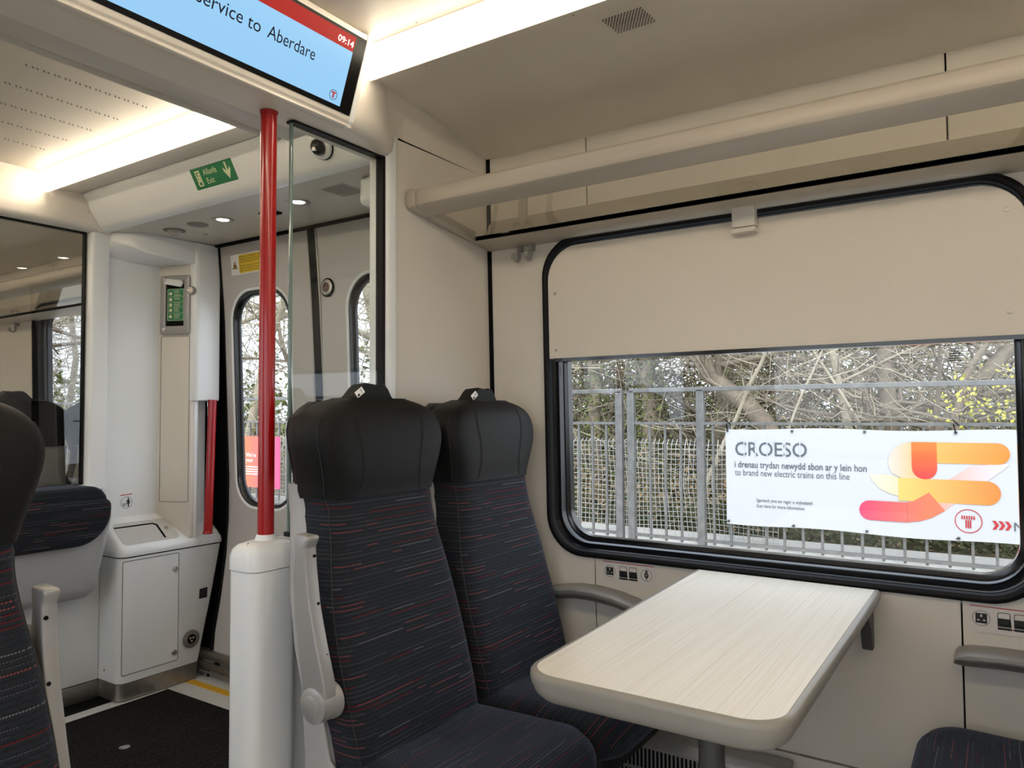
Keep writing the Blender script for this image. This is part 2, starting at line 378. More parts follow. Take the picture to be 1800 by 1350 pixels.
wp(arc_panel(1.102+g, 1.490, .0, 2.10, 1.268, (.737, 1.773), .125))
wp(arc_panel(.0965-g, -1.0, .0, 2.10, -.083, (.737, 1.773), .125))
wp(MB().box(2.14, 2.156, .0965+g, 1.102-g, 1.773, 2.10)); wp(MB().box(2.14, 2.156, .0965+g, 1.102-g, 0.262, .737))
wp(MB().box(2.14, 2.156, .0965+g, 1.102-g, 0, .256))
for a, b in ((-7.05, -6.2), (-4.2, -3.6), (-1.6, -1.004)): wp(MB().box(2.14, 2.156, a, b, 0, 2.10))
for a, b in ((-6.2, -4.2), (-3.6, -1.6)): wp(MB().box(2.14, 2.156, a, b, 0, .78)); wp(MB().box(2.14, 2.156, a, b, 1.75, 2.10))
# far saloon panels
wp(arc_panel(4.6+g, 6.3, .0, 2.10, 4.828, (.737, 1.858), .125)); wp(MB().box(2.14, 2.156, 3.7, 4.6-g, 1.858, 2.10)); wp(MB().box(2.14, 2.156, 3.7, 4.6-g, 0, .737))
wp(arc_panel(3.7-g, 3.3, .0, 2.10, 3.502, (.737, 1.858), .125))
# left wall behind the camera's shoulder, with its own windows
mb = MB()
for (y0, y1, z0, z1) in ((-7.1, -6.2, 0, 2.2), (-6.2, -4.2, 0, .76), (-6.2, -4.2, 1.75, 2.2), (-4.2, -3.6, 0, 2.2), (-3.6, -1.6, 0, .76), (-3.6, -1.6, 1.75, 2.2), (-1.6, -.6, 0, 2.2), (-.6, 1.27, 0, .76), (-.6, 1.27, 1.75, 2.2), (1.27, 1.75, 0, 2.2), (1.75, 2.95, 0, .75), (1.75, 2.95, 1.8, 2.2), (2.95, 3.5, 0, 2.2), (3.5, 5.0, 0, .76), (3.5, 5.0, 1.75, 2.2), (5.0, 6.4, 0, 2.2)):
    mb.box(-.54, -.46, y0, y1, z0, z1)
wl = struct(mb.build('wall_left', 'wall'))
for i, (y0, y1, z0, z1) in enumerate(((-6.2, -4.2, .76, 1.75), (-3.6, -1.6, .76, 1.75), (-.6, 1.27, .76, 1.75), (1.75, 2.95, .75, 1.8), (3.5, 5.0, .76, 1.75))):
    f = struct(plate_hole(rrect(y0, y1, z0, z1, .02), rrect(y0+.05, y1-.05, z0+.05, z1-.05, .1), -.53, -.45).build('window_%d' % (i+4), 'rubber'))
    MB().box(-.52, -.516, y0+.03, y1-.03, z0+.03, z1-.03).build('pane', 'glass_window', f)
struct(MB().box(-.52, 2.2, -7.14, -7.1, 0, 2.3).build('wall_back', 'wall'))
struct(MB().box(-.52, 2.2, 6.4, 6.44, 0, 2.3).build('wall_front', 'wall'))

# ------------------------------------------------------------------ ceiling
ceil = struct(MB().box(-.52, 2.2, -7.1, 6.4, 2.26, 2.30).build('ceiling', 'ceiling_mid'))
def holes(pts, z, r=.0022, name='perforation', parent=None, m='black', nrm=None):
    mb = MB()
    for (x, y) in pts:
        mb.add([(x+r*math.cos(k*PI/3), y+r*math.sin(k*PI/3), z if not callable(z) else z(x)) for k in range(6)], [tuple(range(6))])
    o = mb.build(name, m, parent); o['kind'] = 'stuff'; return o
def mir(x): return .85*2-x
cove = [(1.43, 2.10), (1.47, 2.112), (1.60, 2.128), (1.75, 2.132), (1.90, 2.122), (2.02, 2.104), (2.08, 2.092), (2.108, 2.088)]
def covez(x): return interp(x, cove)
prof = cove+[(2.108, 2.10), (2.08, 2.25), (1.43, 2.25)]
bays = [(-7.08, 1.40, 'saloon'), (3.30, 6.38, 'far')]
for (y0, y1, nm) in bays:
    for sgn in (0, 1):
        pr_ = [(mir(x) if sgn else x, z) for x, z in prof]
        MB().prism(pr_, 1, y0, y1+(.10 if nm == 'saloon' else 0)).build('ceiling_panel', 'ceiling_mat', ceil)
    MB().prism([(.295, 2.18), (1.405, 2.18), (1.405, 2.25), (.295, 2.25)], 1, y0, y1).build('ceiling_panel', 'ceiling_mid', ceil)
# vestibule ceiling
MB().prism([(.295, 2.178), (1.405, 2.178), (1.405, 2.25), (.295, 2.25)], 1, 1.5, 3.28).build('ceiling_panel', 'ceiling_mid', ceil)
MB().prism([(1.445, 2.118), (1.572, 2.128), (1.572, 2.25), (1.445, 2.25)], 1, 1.5, 3.25).build('ceiling_panel', 'ceiling_mat', ceil, bevel=.002)
fp = [(1.579, 2.134), (1.584, 2.118), (1.642, 2.010), (1.652, 1.998), (1.667, 1.99), (1.69, 1.988), (2.155, 1.995), (2.155, 2.25), (1.579, 2.25)]
fas = MB().prism(fp, 1, 1.56, 3.25).build('ceiling_bulkhead', 'lowceil', ceil)
# the front fascia of the bulkhead is a lighter moulding
MB().prism([(1.5785, 2.136), (1.5835, 2.117), (1.6415, 2.009), (1.652, 1.997), (1.667, 1.989), (1.69, 1.9872), (1.69, 1.992), (1.60, 2.12), (1.59, 2.14)], 1, 1.56, 3.25).build('ceiling_fascia', 'white_grp', ceil, smooth=60)
rows = []
for ry in (2.25, 2.42, 2.59, 2.755, 2.92):
    x = .95
    k = 0
    while x < 1.30:
        rows += [(x+.003*(k % 2), ry-.0035), (x+.0045+.003*(k % 2), ry+.0035)]; x += .0145; k += 1
holes(rows, 2.1775, .0029, parent=ceil)
gp = [(1.545+i*.0068, .665+j*.0078+(.0039 if i % 2 else 0)) for i in range(14) for j in range(13)]
holes(gp, lambda x: covez(x)-.0006, .0024, parent=ceil)
holes([(1.21+i*.0095+(j % 2)*.0047, 1.05+j*.006) for i in range(5) for j in range(6)], 2.1795, .0022, parent=ceil)
holes([(1.475, .8), (1.475, 1.24), (1.46, 2.3), (1.46, 2.9), (1.55, 2.5), (1.39, 1.2), (1.39, 2.4), (1.39, 2.95)], lambda x: {1.475: 2.1122, 1.46: 2.1182, 1.55: 2.1253, 1.39: 2.1775}[x], .0022, parent=ceil, name='screw_hole')

# strip lights (glowing lens; lip's weak glow added to lighten the ceiling beside it)
def strip(y0, y1, sgn, label):
    fx = (lambda x: mir(x)) if sgn else (lambda x: x)
    t = thing('strip_light', (fx(1.42), (y0+y1)/2, 2.11), label, 'ceiling light')
    MB().prism([(fx(1.406), 2.178), (fx(1.404), 2.163), (fx(1.411), 2.128), (fx(1.420), 2.108), (fx(1.428), 2.103), (fx(1.434), 2.14), (fx(1.425), 2.185)], 1, y0, y1).build('lens', 'strip_emit', t)
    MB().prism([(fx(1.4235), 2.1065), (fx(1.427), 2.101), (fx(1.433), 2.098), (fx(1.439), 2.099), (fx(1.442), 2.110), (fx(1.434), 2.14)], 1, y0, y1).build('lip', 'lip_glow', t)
strip(-7.05, 1.405, 0, 'glowing ceiling strip light running from the information screen to the top edge')
strip(1.66, 3.24, 0, 'short glowing strip light in the vestibule ceiling above the green exit sign')
strip(-7.05, 1.405, 1, 'glowing ceiling strip light on the near side of the saloon')
strip(1.66, 3.24, 1, 'short glowing strip light on the near side of the vestibule ceiling')
strip(3.35, 6.3, 0, 'strip light in the far saloon ceiling on the window side beyond the glass screen')
strip(3.35, 6.3, 1, 'strip light in the far saloon ceiling on the near side')

# ------------------------------------------------------------------ header beam, cross wall (y = 1.5)
hd = [(1.405, 2.20), (1.403, 1.99), (1.408, 1.970), (1.420, 1.956), (1.440, 1.950), (1.545, 1.950), (1.545, 2.20)]
def boff(x):
    q = min(1, max(0, (x-1.45)/.22)); return .091*q*q*(3-2*q)
rs = []
for x in [-.45, .5, 1.3]+[1.40+.02*i for i in range(11)]+[1.612, 1.622, 1.629, 1.632]:
    k = 0 if x < 1.605 else 1-math.sqrt(max(0, 1-((x-1.602)/.030)**2))
    rs.append([(x, (p[0]+boff(x)+k*.02) if p[0] < 1.5 else p[0], p[1]+(k*.03 if p[1] < 2.0 else 0)) for p in hd])
h1 = struct(MB().rings(rs).build('trim_1', 'wall', smooth=60))
MB().prism([(1.545, 1.952), (1.624, 1.951), (1.624, 2.2), (1.545, 2.2)], 0, -.45, 1.345).build('beam_back', 'lowceil', h1, bevel=.002)
MB().box(-.45, 1.33, 1.623, 1.632, 1.956, 2.0).build('beam_joint', 'black', h1)
lip = MB().prism([(1.630, 2.0), (1.632, 1.958), (1.640, 1.952), (1.658, 1.952), (1.664, 1.962), (1.668, 2.2), (1.630, 2.2)], 0, -.45, 1.33).build('beam_lip', 'lowceil', h1, smooth=50)
MB().prism([(1.668, 2.2), (1.664, 1.964), (1.70, 1.985), (1.72, 2.2)], 0, -.45, 1.30).build('beam_lip', 'lowceil', h1)
# cross wall panels right of the glass
cw = struct(MB().box(1.63, 2.145, 1.505, 1.555, 0, 2.2).build('wall_partition', 'black'))
MB().prism([(1.637, 0), (2.150, 0), (2.112, 2.028), (1.637, 2.022)], 1, 1.496, 1.506).build('wall_panel', 'wall', cw, bevel=.001, seg=1)
# upper moulding: smooth surface sweeping from the beam face back to the wall plane
nx, nzz = 26, 8; mbp = MB(); grid = []
for i in range(nx+1):
    x = 1.36+(2.106-1.36)*i/nx
    row = []
    for j in range(nzz+1):
        zb = 2.026 if x > 1.64 else 2.0
        z = zb+(covez(x)+.012-zb)*j/nzz if x > 1.43 else zb+(2.17-zb)*j/nzz
        yt = interp(x, [(1.43, 1.404), (1.47, 1.424), (1.594, 1.444), (1.78, 1.470), (1.91, 1.481), (2.10, 1.494)]); yb = 1.4035+boff(x); q = (j/nzz)
        row.append((x, yb+(yt-yb)*q*q, z))
    grid.append(row)
mbp.add([p for r in grid for p in r], [(i*(nzz+1)+j, (i+1)*(nzz+1)+j, (i+1)*(nzz+1)+j+1, i*(nzz+1)+j+1) for i in range(nx) for j in range(nzz)])
mbp.build('wall_moulding', 'wall', cw, smooth=80)
# black rubber seam where the cross wall meets the side wall
MB().prism([(1.480, .0), (1.4955, .0), (1.4955, 2.09), (1.480, 2.09)], 0, 2.136, 2.15).map(lean).build('corner_seal', 'black', cw)
# door-side post and rolled edge
post = MB().prism(rrect(1.586, 1.637, 1.482, 1.56, .016, 5), 2, 0, 2.02).build('door_post', 'white_grp', cw, smooth=60)

# glass windscreen above the low partition
gs = thing('glass_screen', (1.42, 1.5, .9), 'tall clear glass draught screen between the red pole and the wall post', 'glass screen')
MB().box(1.256, 1.574, 1.498, 1.504, .90, 1.946).build('pane', 'glass_screen', gs)
MB().box(1.2485, 1.256, 1.497, 1.505, .90, 1.946).build('pane_edge', 'glass_edge', gs, bevel=.001)
MB().box(1.248, 1.586, 1.488, 1.514, 1.944, 1.951).box(1.574, 1.586, 1.488, 1.514, .9, 1.946).build('gasket', 'rubber', gs)
MB().box(1.244, 1.264, 1.490, 1.512, .893, .905).build('foot', 'rubber', gs, bevel=.002)
pt = thing('low_partition', (1.36, 1.5, 0), 'white waist-high partition post and panel carrying the red pole behind the aisle seat', 'partition')
MB().prism(rrect(1.102, 1.235, 1.44, 1.545, .03, 6), 2, 0, .832).build('post', 'white_grp', pt, smooth=60)
rs = []
for (d, z) in ((0, .834), (0, .865), (.004, .880), (.012, .890), (.026, .896)):
    rs.append([(x, y, z) for x, y in rrect(1.100+d, 1.237-d*.4, 1.438+d, 1.547-d, .03, 6)])
MB().rings(rs).build('cap', 'white_grp', pt, smooth=60)
MB().lathe((1.182, 1.5, .885), (0, 0, 1), [(.029, 0), (.027, .01), (.022, .022), (.0205, .024)], 20).build('pole_socket', 'white_grp', pt)
MB().box(1.232, 1.586, 1.485, 1.52, 0, .893).build('panel', 'white_grp', pt, bevel=.003)
rp = thing('grab_pole', (1.182, 1.5, .90), 'tall red vertical grab pole from the white partition up to the ceiling beam', 'pole')
MB().lathe((1.182, 1.5, .905), (0, 0, 1), [(.0195, 0), (.0195, 1.044)], 28).build('pole', 'red', rp)
MB().lathe((1.182, 1.5, 1.940), (0, 0, 1), [(.0215, 0), (.0225, .009)], 28).build('collar', 'red', rp)

# ------------------------------------------------------------------ passenger information screen
sd = thing('information_display', (.75, 1.4, 2.05), 'wide tilted passenger display with blue screen and red top bar on the ceiling beam', 'display')
tv = Vector((0, -.065, .19)).normalized(); SF = Frame((0, 1.40, 1.974), (1, 0, 0), tv)
def sp_(s, h=0): p = SF.P(0, s, h); return (p.y, p.z)
hp = [sp_(-.004, -.001), sp_(-.012, -.001), sp_(-.019, -.006), (1.409, 1.9505), (1.422, 1.9485), (1.44, 2.18), sp_(.215, -.03), sp_(.206, -.002), sp_(.195, -.001)]
MB().prism(hp, 0, -.1, 1.374).build('housing', 'wall', sd, bevel=.002, smooth=50)
hp2 = [sp_(-.004, .0015), sp_(-.013, .001), sp_(-.021, -.006), (1.409, 1.948), (1.43, 1.947), (1.44, 2.18), sp_(.217, -.03), sp_(.208, -.001), sp_(.197, .0015)]
MB().prism(hp2, 0, 1.357, 1.3745).build('end_cap', 'white_grp', sd, bevel=.003, smooth=50)
mb = MB(); SF.plate(mb, [(.16, 0), (1.356, 0), (1.356, .193), (.16, .193)], -.002, .0008); mb.build('bezel', mat('bezel_black', (.004, .004, .004), .3, spec=.1), sd)
mb = MB(); SF.plate(mb, [(.20, .012), (1.318, .012), (1.320, .149), (.20, .149)], .0008, .0012); scb = mb.build('screen', 'screen_blue', sd)
mb = MB(); SF.plate(mb, [(.20, .149), (1.320, .149), (1.322, .186), (.20, .186)], .0008, .0012); mb.build('header_bar', 'screen_red', scb)
mb = MB(); SF.text(mb, "is a service to", 1.055, .0865, .0405, 0, .0016, align='RIGHT'); SF.text(mb, "Aberdare", 1.073, .0865, .0405, 0, .0016, width=.138); mb.build('message_text', 'screen_black', scb)
mb = MB(); SF.text(mb, "09:14", 1.266, .1585, .0215, 0, .0016, width=.051); mb.build('clock_text', 'screen_white', scb)
mb = MB(); SF.ring(mb, circ(1.290, .0325, .0125), circ(1.290, .0325, .0113), .0012, .0016); mb.build('logo_ring', 'screen_black', scb)
mb = MB(); SF.plate(mb, [(1.283, .036), (1.297, .036), (1.297, .040), (1.283, .040)], .0012, .0016); SF.plate(mb, [(1.2875, .025), (1.2925, .025), (1.2925, .036), (1.2875, .036)], .0012, .0016); mb.build('logo', 'red_print', scb)

# ------------------------------------------------------------------ main window
def window_unit(idx, y0, y1, z0, z1, r, parent_label=None):
    prof = [(-.001, 2.140), (0, 2.128), (.004, 2.124), (.014, 2.124), (.019, 2.129), (.022, 2.150), (.028, 2.160), (.040, 2.158), (.043, 2.166), (.045, 2.186), (.050, 2.188), (.057, 2.190), (.058, 2.215)]
    rs = [[(x, a, b) for a, b in rrect(y0+d, y1-d, z0+d, z1-d, r-d*.75, 10)] for d, x in prof]
    o = struct(MB().rings(rs[5:], False, False).map(lean).build('window_%d' % idx, 'black_gloss', smooth=50))
    MB().rings(rs[:6], False, False).map(lean).build('flange', 'rubber', o, smooth=50)
    pl = [[(x, a, b) for a, b in rrect(y0+.05, y1-.05, z0+.05, z1-.05, r-.04, 10)] for x in (2.205, 2.209)]
    MB().rings(pl).map(lean).build('pane', 'glass_window', o)
    return o
w1 = window_unit(1, -.085, 1.27, .735, 1.775, .13)
bl = thing('window_blind', (2.12, .6, 1.376), 'cream roller blind cassette panel covering the upper part of the window', 'blind')
poly = [(-.064, 1.376), (1.2445, 1.376)]+[(1.2445-.11+.11*math.cos(t), 1.742-.11+.11*math.sin(t)) for t in [i/9*PI/2 for i in range(10)]]+[(-.064+.11-.11*math.sin(t), 1.742-.11+.11*math.cos(t)) for t in [i/9*PI/2 for i in range(10)]]
MB().prism(poly, 0, 2.1225, 2.134).map(lean).build('panel', 'blind', bl, bevel=.0015, seg=1)
MB().box(2.118, 2.15, -.05, 1.225, 1.366, 1.377).map(lean).build('bottom_bar', 'black_gloss', bl)
for (y, z) in ((1.218, 1.59), (1.218, 1.404), (-.02, 1.675), (-.02, 1.432)):
    s = MB().lathe(lean(2.123, y, z), (-1, 0, 0), [(.0055, 0), (.0052, .0015), (.003, .002)], 14).build('screw', 'steel', bl)
ck = MB().box(2.090, 2.118, .558, .622, 1.715, 1.775).box(2.085, 2.118, .556, .624, 1.698, 1.712).map(lean).build('blind_clip', 'wall', bevel=.003)
tag(ck, 'small cream clip between the luggage rack and the window blind', 'clip')
for ym in (1.175, .115):
    gmk = Frame(lean(2.2045, ym, 1.325), (0, -1, 0), (0, 0, 1)); mb = MB()
    for k in range(6): gmk.plate(mb, [(random.uniform(0, .01), k*.006), (.03+random.uniform(-.006, .006), k*.006), (.03, k*.006+.003), (.004, k*.006+.003)], 0, .0002)
    o = mb.build('etched_mark', 'dark_grey', w1); o['kind'] = 'stuff'
w3 = window_unit(3, 3.5, 4.83, .735, 1.86, .13)

# ------------------------------------------------------------------ luggage rack
def rack(y0, y1, label):
    t = thing('luggage_rack', (1.9, (y0+y1)/2, 1.78), label, 'luggage rack')
    fr = [(1.682, 1.872), (1.677, 1.866), (1.676, 1.838), (1.680, 1.824), (1.694, 1.815), (1.760, 1.808), (1.768, 1.814), (1.768, 1.822), (1.715, 1.830), (1.700, 1.850), (1.696, 1.872)]
    MB().prism(fr, 1, y0, y1-.035).build('front_rail', 'rack_metal', t, bevel=.0015, smooth=60)
    MB().prism([(x-.0015 if x < 1.7 else x, z+(.001 if z > 1.85 else -.0012)) for x, z in fr], 1, y1-.034, y1).build('end_cap', 'rack_metal', t, bevel=.002, smooth=60)
    MB().prism([(1.760, 1.813), (2.012, 1.784), (2.012, 1.790), (1.760, 1.819)], 1, y0, y1-.03).build('shelf_glass', 'glass_rack', t)
    bk = [(2.000, 1.781), (2.006, 1.779), (2.110, 1.764), (2.118, 1.764), (2.118, 1.87), (2.112, 1.87), (2.100, 1.835), (2.075, 1.806), (2.03, 1.793), (2.0, 1.790)]
    MB().prism(bk, 1, y0, y1).build('back_rail', 'rack_metal', t, smooth=60)
    MB().prism([(1.768, 1.806), (2.003, 1.778), (2.003, 1.81), (1.768, 1.84)], 1, y1-.022, y1).build('end_frame', 'rack_metal', t, bevel=.002)
    MB().box(2.0, 2.003, y0, y1-.02, 1.7785, 1.7925).build('glass_seal', 'black', t)
    for yb in (y1-.16,):
        MB().prism([(1.99, 1.793), (2.03, 1.797), (2.07, 1.812), (2.098, 1.85), (2.102, 1.93), (2.11, 1.93), (2.11, 1.78), (1.99, 1.788)], 1, yb, yb+.03).build('bracket', 'rack_metal', t, smooth=60)
    return t
rack(-1.9, 1.487, 'long luggage rack with glass shelf above the window blind')
rack(3.3, 6.2, 'luggage rack in the far saloon seen through the glass screen')
def hook(y, label):
    t = thing('coat_hook', (2.1, y, 1.72), label, 'coat hook', 'coat hooks under the luggage rack')
    MB().box(2.088, 2.100, y-.005, y+.005, 1.715, 1.766).build('stem', 'grey_cast', t, bevel=.002)
    MB().tube([(2.094, y, 1.722), (2.091, y, 1.712), (2.080, y, 1.708), (2.068, y, 1.713), (2.062, y, 1.722)], .005, 8).build('hook', 'grey_cast', t)
    MB().lathe((2.064, y, 1.724), (-1, 0, .1), [(.010, 0), (.012, .003), (.010, .006)], 16).build('knob', 'grey_cast', t)
    MB().box(2.096, 2.120, y-.006, y+.006, 1.745, 1.765).build('mount', 'grey_cast', t)
hook(1.352, 'left of the two small grey coat hooks under the luggage rack')
hook(1.306, 'right of the two small grey coat hooks under the luggage rack, nearer the window')
hook(5.02, 'coat hook under the luggage rack in the far saloon beyond the glass')

# ------------------------------------------------------------------ table
tb = thing('bay_table', (1.6, .51, 0), 'pale wood-grain bay table with grey moulded edge fixed under the window', 'table')
def tabout(d, z, r=.075):
    pts = []
    q = r-d
    for (cx, cy, a0) in ((1.118+r, .272+r, PI), (2.120, .272, None), (2.120, .762, None), (1.118+r, .738-r, PI/2)):
        if a0 is None: pts.append((cx, cy+(d if cy < .5 else -d), z))
        elif a0 == PI:
            for i in range(11): t = PI+i/10*PI/2; pts.append((cx+q*math.cos(t), cy+q*math.sin(t), z))
        else:
            for i in range(11): t = PI/2+i/10*PI/2; pts.append((cx+q*math.cos(t), cy+q*math.sin(t), z))
    return pts
MB().rings([tabout(d, z) for d, z in ((.05, .684), (.022, .690), (.010, .700), (.003, .715), (0, .728), (.001, .735), (.005, .7395), (.012, .7405), (.0135, .7385))]).build('edge_moulding', 'table_edge', tb, smooth=50)
MB().rings([tabout(d, z) for d, z in ((.0135, .736), (.0135, .7396))]).build('tabletop', 'wood', tb)
MB().lathe((1.47, .50, 0), (0, 0, 1), [(.026, .0), (.026, .69)], 20).build('leg', 'dark_grey', tb)
MB().lathe((1.47, .50, 0), (0, 0, 1), [(.09, .0), (.09, .01), (.03, .016)], 24).build('leg_foot', 'dark_grey', tb)
MB().prism([(2.04, .69), (2.139, .69), (2.139, .585), (2.112, .585), (2.104, .592), (2.09, .64)], 1, .292, .318).build('wall_bracket', 'dark_grey', tb, bevel=.004)
MB().prism([(2.04, .69), (2.139, .69), (2.139, .585), (2.112, .585), (2.104, .592), (2.09, .64)], 1, .69, .716).build('wall_bracket', 'dark_grey', tb, bevel=.004)
# heater grille below
ht = thing('heater_grille', (2.09, .8, .1), 'grey slotted heater cover low on the wall under the table', 'heater')
MB().prism([(2.145, .0), (2.075, .0), (2.075, .215), (2.09, .240), (2.138, .250)], 1, .50, 1.40).build('cover', 'grey_cast', ht, bevel=.003)
mb = MB()
for k in range(62):
    y = .565+k*.0125
    for z0, z1 in ((.150, .207), (.082, .139), (.014, .071)):
        mb.box(2.0735, 2.0755, y, y+.0062, z0, z1)
o = mb.build('slots', 'black', ht); o['kind'] = 'stuff'

# wall armrests
def wall_arm(pts, label):
    t = thing('wall_armrest', pts[len(pts)//2], label, 'armrest')
    def prof(dx, s):
        rs = []
        for (x, y, z), h in zip(pts, hs):
            rs.append([(WX(z)-2.14+q[0], y, z+q[1]*h) for q in s])
        return MB().rings(rs)
    hs = [.45]+[.8]+[1]*(len(pts)-4)+[.9, .6]
    prof(0, [(2.062, 0), (2.058, -.006), (2.060, -.014), (2.085, -.030), (2.142, -.034), (2.142, -.002)]).build('arm', 'arm_dark', t, smooth=50)
    prof(0, [(2.064, .001), (2.061, -.002), (2.068, .004), (2.080, .008), (2.138, .008), (2.138, .0)]).build('pad', 'dark_grey' if False else 'grey_arm', t, smooth=50)
    return t
def cur(yz): return [(2.08, y, z) for y, z in yz]
wall_arm(cur([(1.32, .600), (1.29, .615), (1.21, .632), (1.15, .640), (1.08, .640), (1.01, .632), (.95, .617), (.89, .595), (.85, .573), (.83, .560)]), 'grey curved armrest on the wall beside the window seat')
wall_arm(cur([(.112, .606), (.105, .614), (.08, .620), (.02, .624), (-.08, .624), (-.18, .616), (-.26, .600), (-.33, .578), (-.37, .560)]), 'grey curved armrest on the wall at the right, below the second socket sticker')

# socket stickers
def socket_label(yl, z1, label, tw=.178):
    F = Frame(lean(2.1395, yl, z1), (0, -1, 0), (0, 0, 1)); t = thing('socket_sticker', F.o, label, 'sticker')
    mb = MB(); F.plate(mb, rrect(-.002, tw, -.064, .004, .004, 3), -.0005, .0004); mb.build('backing', 'sticker', t)
    mb = MB(); F.plate(mb, [(0, -.0035), (tw-.004, -.0035), (tw-.004, -.0012), (0, -.0012)], .0004, .0007); mb.build('red_line', 'red_print', t)
    mb = MB(); cx = .024; cz = -.031
    F.ring(mb, circ(cx, cz, .0185, 28), circ(cx, cz, .0175, 28), .0004, .0007)
    F.plate(mb, rrect(cx-.012, cx+.012, cz-.012, cz+.012, .002, 2), .0004, .0007)
    for x0 in (.057, .090):
        F.ring(mb, rrect(x0, x0+.026, -.042, -.012, .005, 4), rrect(x0+.0014, x0+.0246, -.0406, -.0134, .004, 4), .0004, .0007)
        F.plate(mb, [(x0, -.046), (x0+.028, -.046), (x0+.026, -.026), (x0, -.026)], .0004, .0007)
        F.plate(mb, [(x0, -.053), (x0+.028, -.053), (x0+.028, -.0475), (x0, -.0475)], .0004, .0007)
    cx2 = .148
    F.ring(mb, circ(cx2, cz, .0185, 28), circ(cx2, cz, .0175, 28), .0004, .0007)
    F.plate(mb, [(cx2-.0065, -.037), (cx2+.0065, -.037), (cx2+.0065, -.024), (cx2-.0065, -.024)], .0004, .0007)
    F.plate(mb, [(cx2-.004, -.023), (cx2+.004, -.023), (cx2+.004, -.0165), (cx2-.004, -.0165)], .0004, .0007)
    F.plate(mb, [(cx2-.003, -.041), (cx2+.003, -.041), (cx2+.003, -.037), (cx2-.003, -.037)], .0004, .0007); F.plate(mb, [(cx2-.001, -.047), (cx2+.001, -.047), (cx2+.001, -.041), (cx2-.001, -.041)], .0004, .0007)
    mb.build('symbols', 'black_print', t)
    mb = MB()
    for a, b in ((cx-.002, cz+.003), (cx-.0085, cz-.006), (cx+.0035, cz-.006)):
        ww, hh = (.004, .006) if b > cz else (.005, .003)
        F.plate(mb, [(a, b), (a+ww, b), (a+ww, b+hh), (a, b+hh)], .0007, .0009)
    F.plate(mb, [(cx2+.002, -.026), (cx2-.003, -.031), (cx2, -.031), (cx2-.002, -.036), (cx2+.003, -.030), (cx2, -.030)], .0007, .0009)
    mb.build('symbol_holes', 'sticker', t)['kind'] = 'stuff'
    mb = MB(); F.plate(mb, [(.0855, -.052), (.0895, -.052), (.0895, -.049), (.0855, -.049)], .0004, .0008); mb.build('red_mark', 'red_print', t)
socket_label(1.073, .729, 'socket and charging symbol sticker between the window seat and the table')
socket_label(.080, .727, 'socket and charging symbol sticker at the right, under the window corner')

# ------------------------------------------------------------------ seats
FY = [(.30, -.08), (.42, -.062), (.50, -.045), (.60, -.018), (.75, .020), (.90, .052), (1.0, .068), (1.06, .062), (1.12, .060), (1.18, .068), (1.21, .080), (1.235, .105)]
HW = [(.30, .200), (.42, .214), (.55, .221), (.68, .222), (.80, .211), (.90, .192), (.96, .185), (1.0, .187), (1.05, .198), (1.10, .213), (1.14, .221), (1.175, .215), (1.205, .190), (1.225, .150), (1.237, .10)]
def sect(z, dep, grow=0, n=56, back=0, wing=.016):
    hw = sm(z, HW)+grow; y0 = sm(z, FY)-grow; out = []
    for i in range(n):
        t = 2*PI*i/n; c, s = math.cos(t), math.sin(t); e = 2/(4.2 if z < 1.0 else 3.5)
        x = hw*math.copysign(abs(c)**e, c); q = math.copysign(abs(s)**e, s)
        y = y0+dep/2-q*dep/2
        if q > 0: y -= wing*(abs(x)/hw)**3*q - .010*(1-abs(x)/hw)*q*0
        y += back
        out.append((x, y, z))
    return out
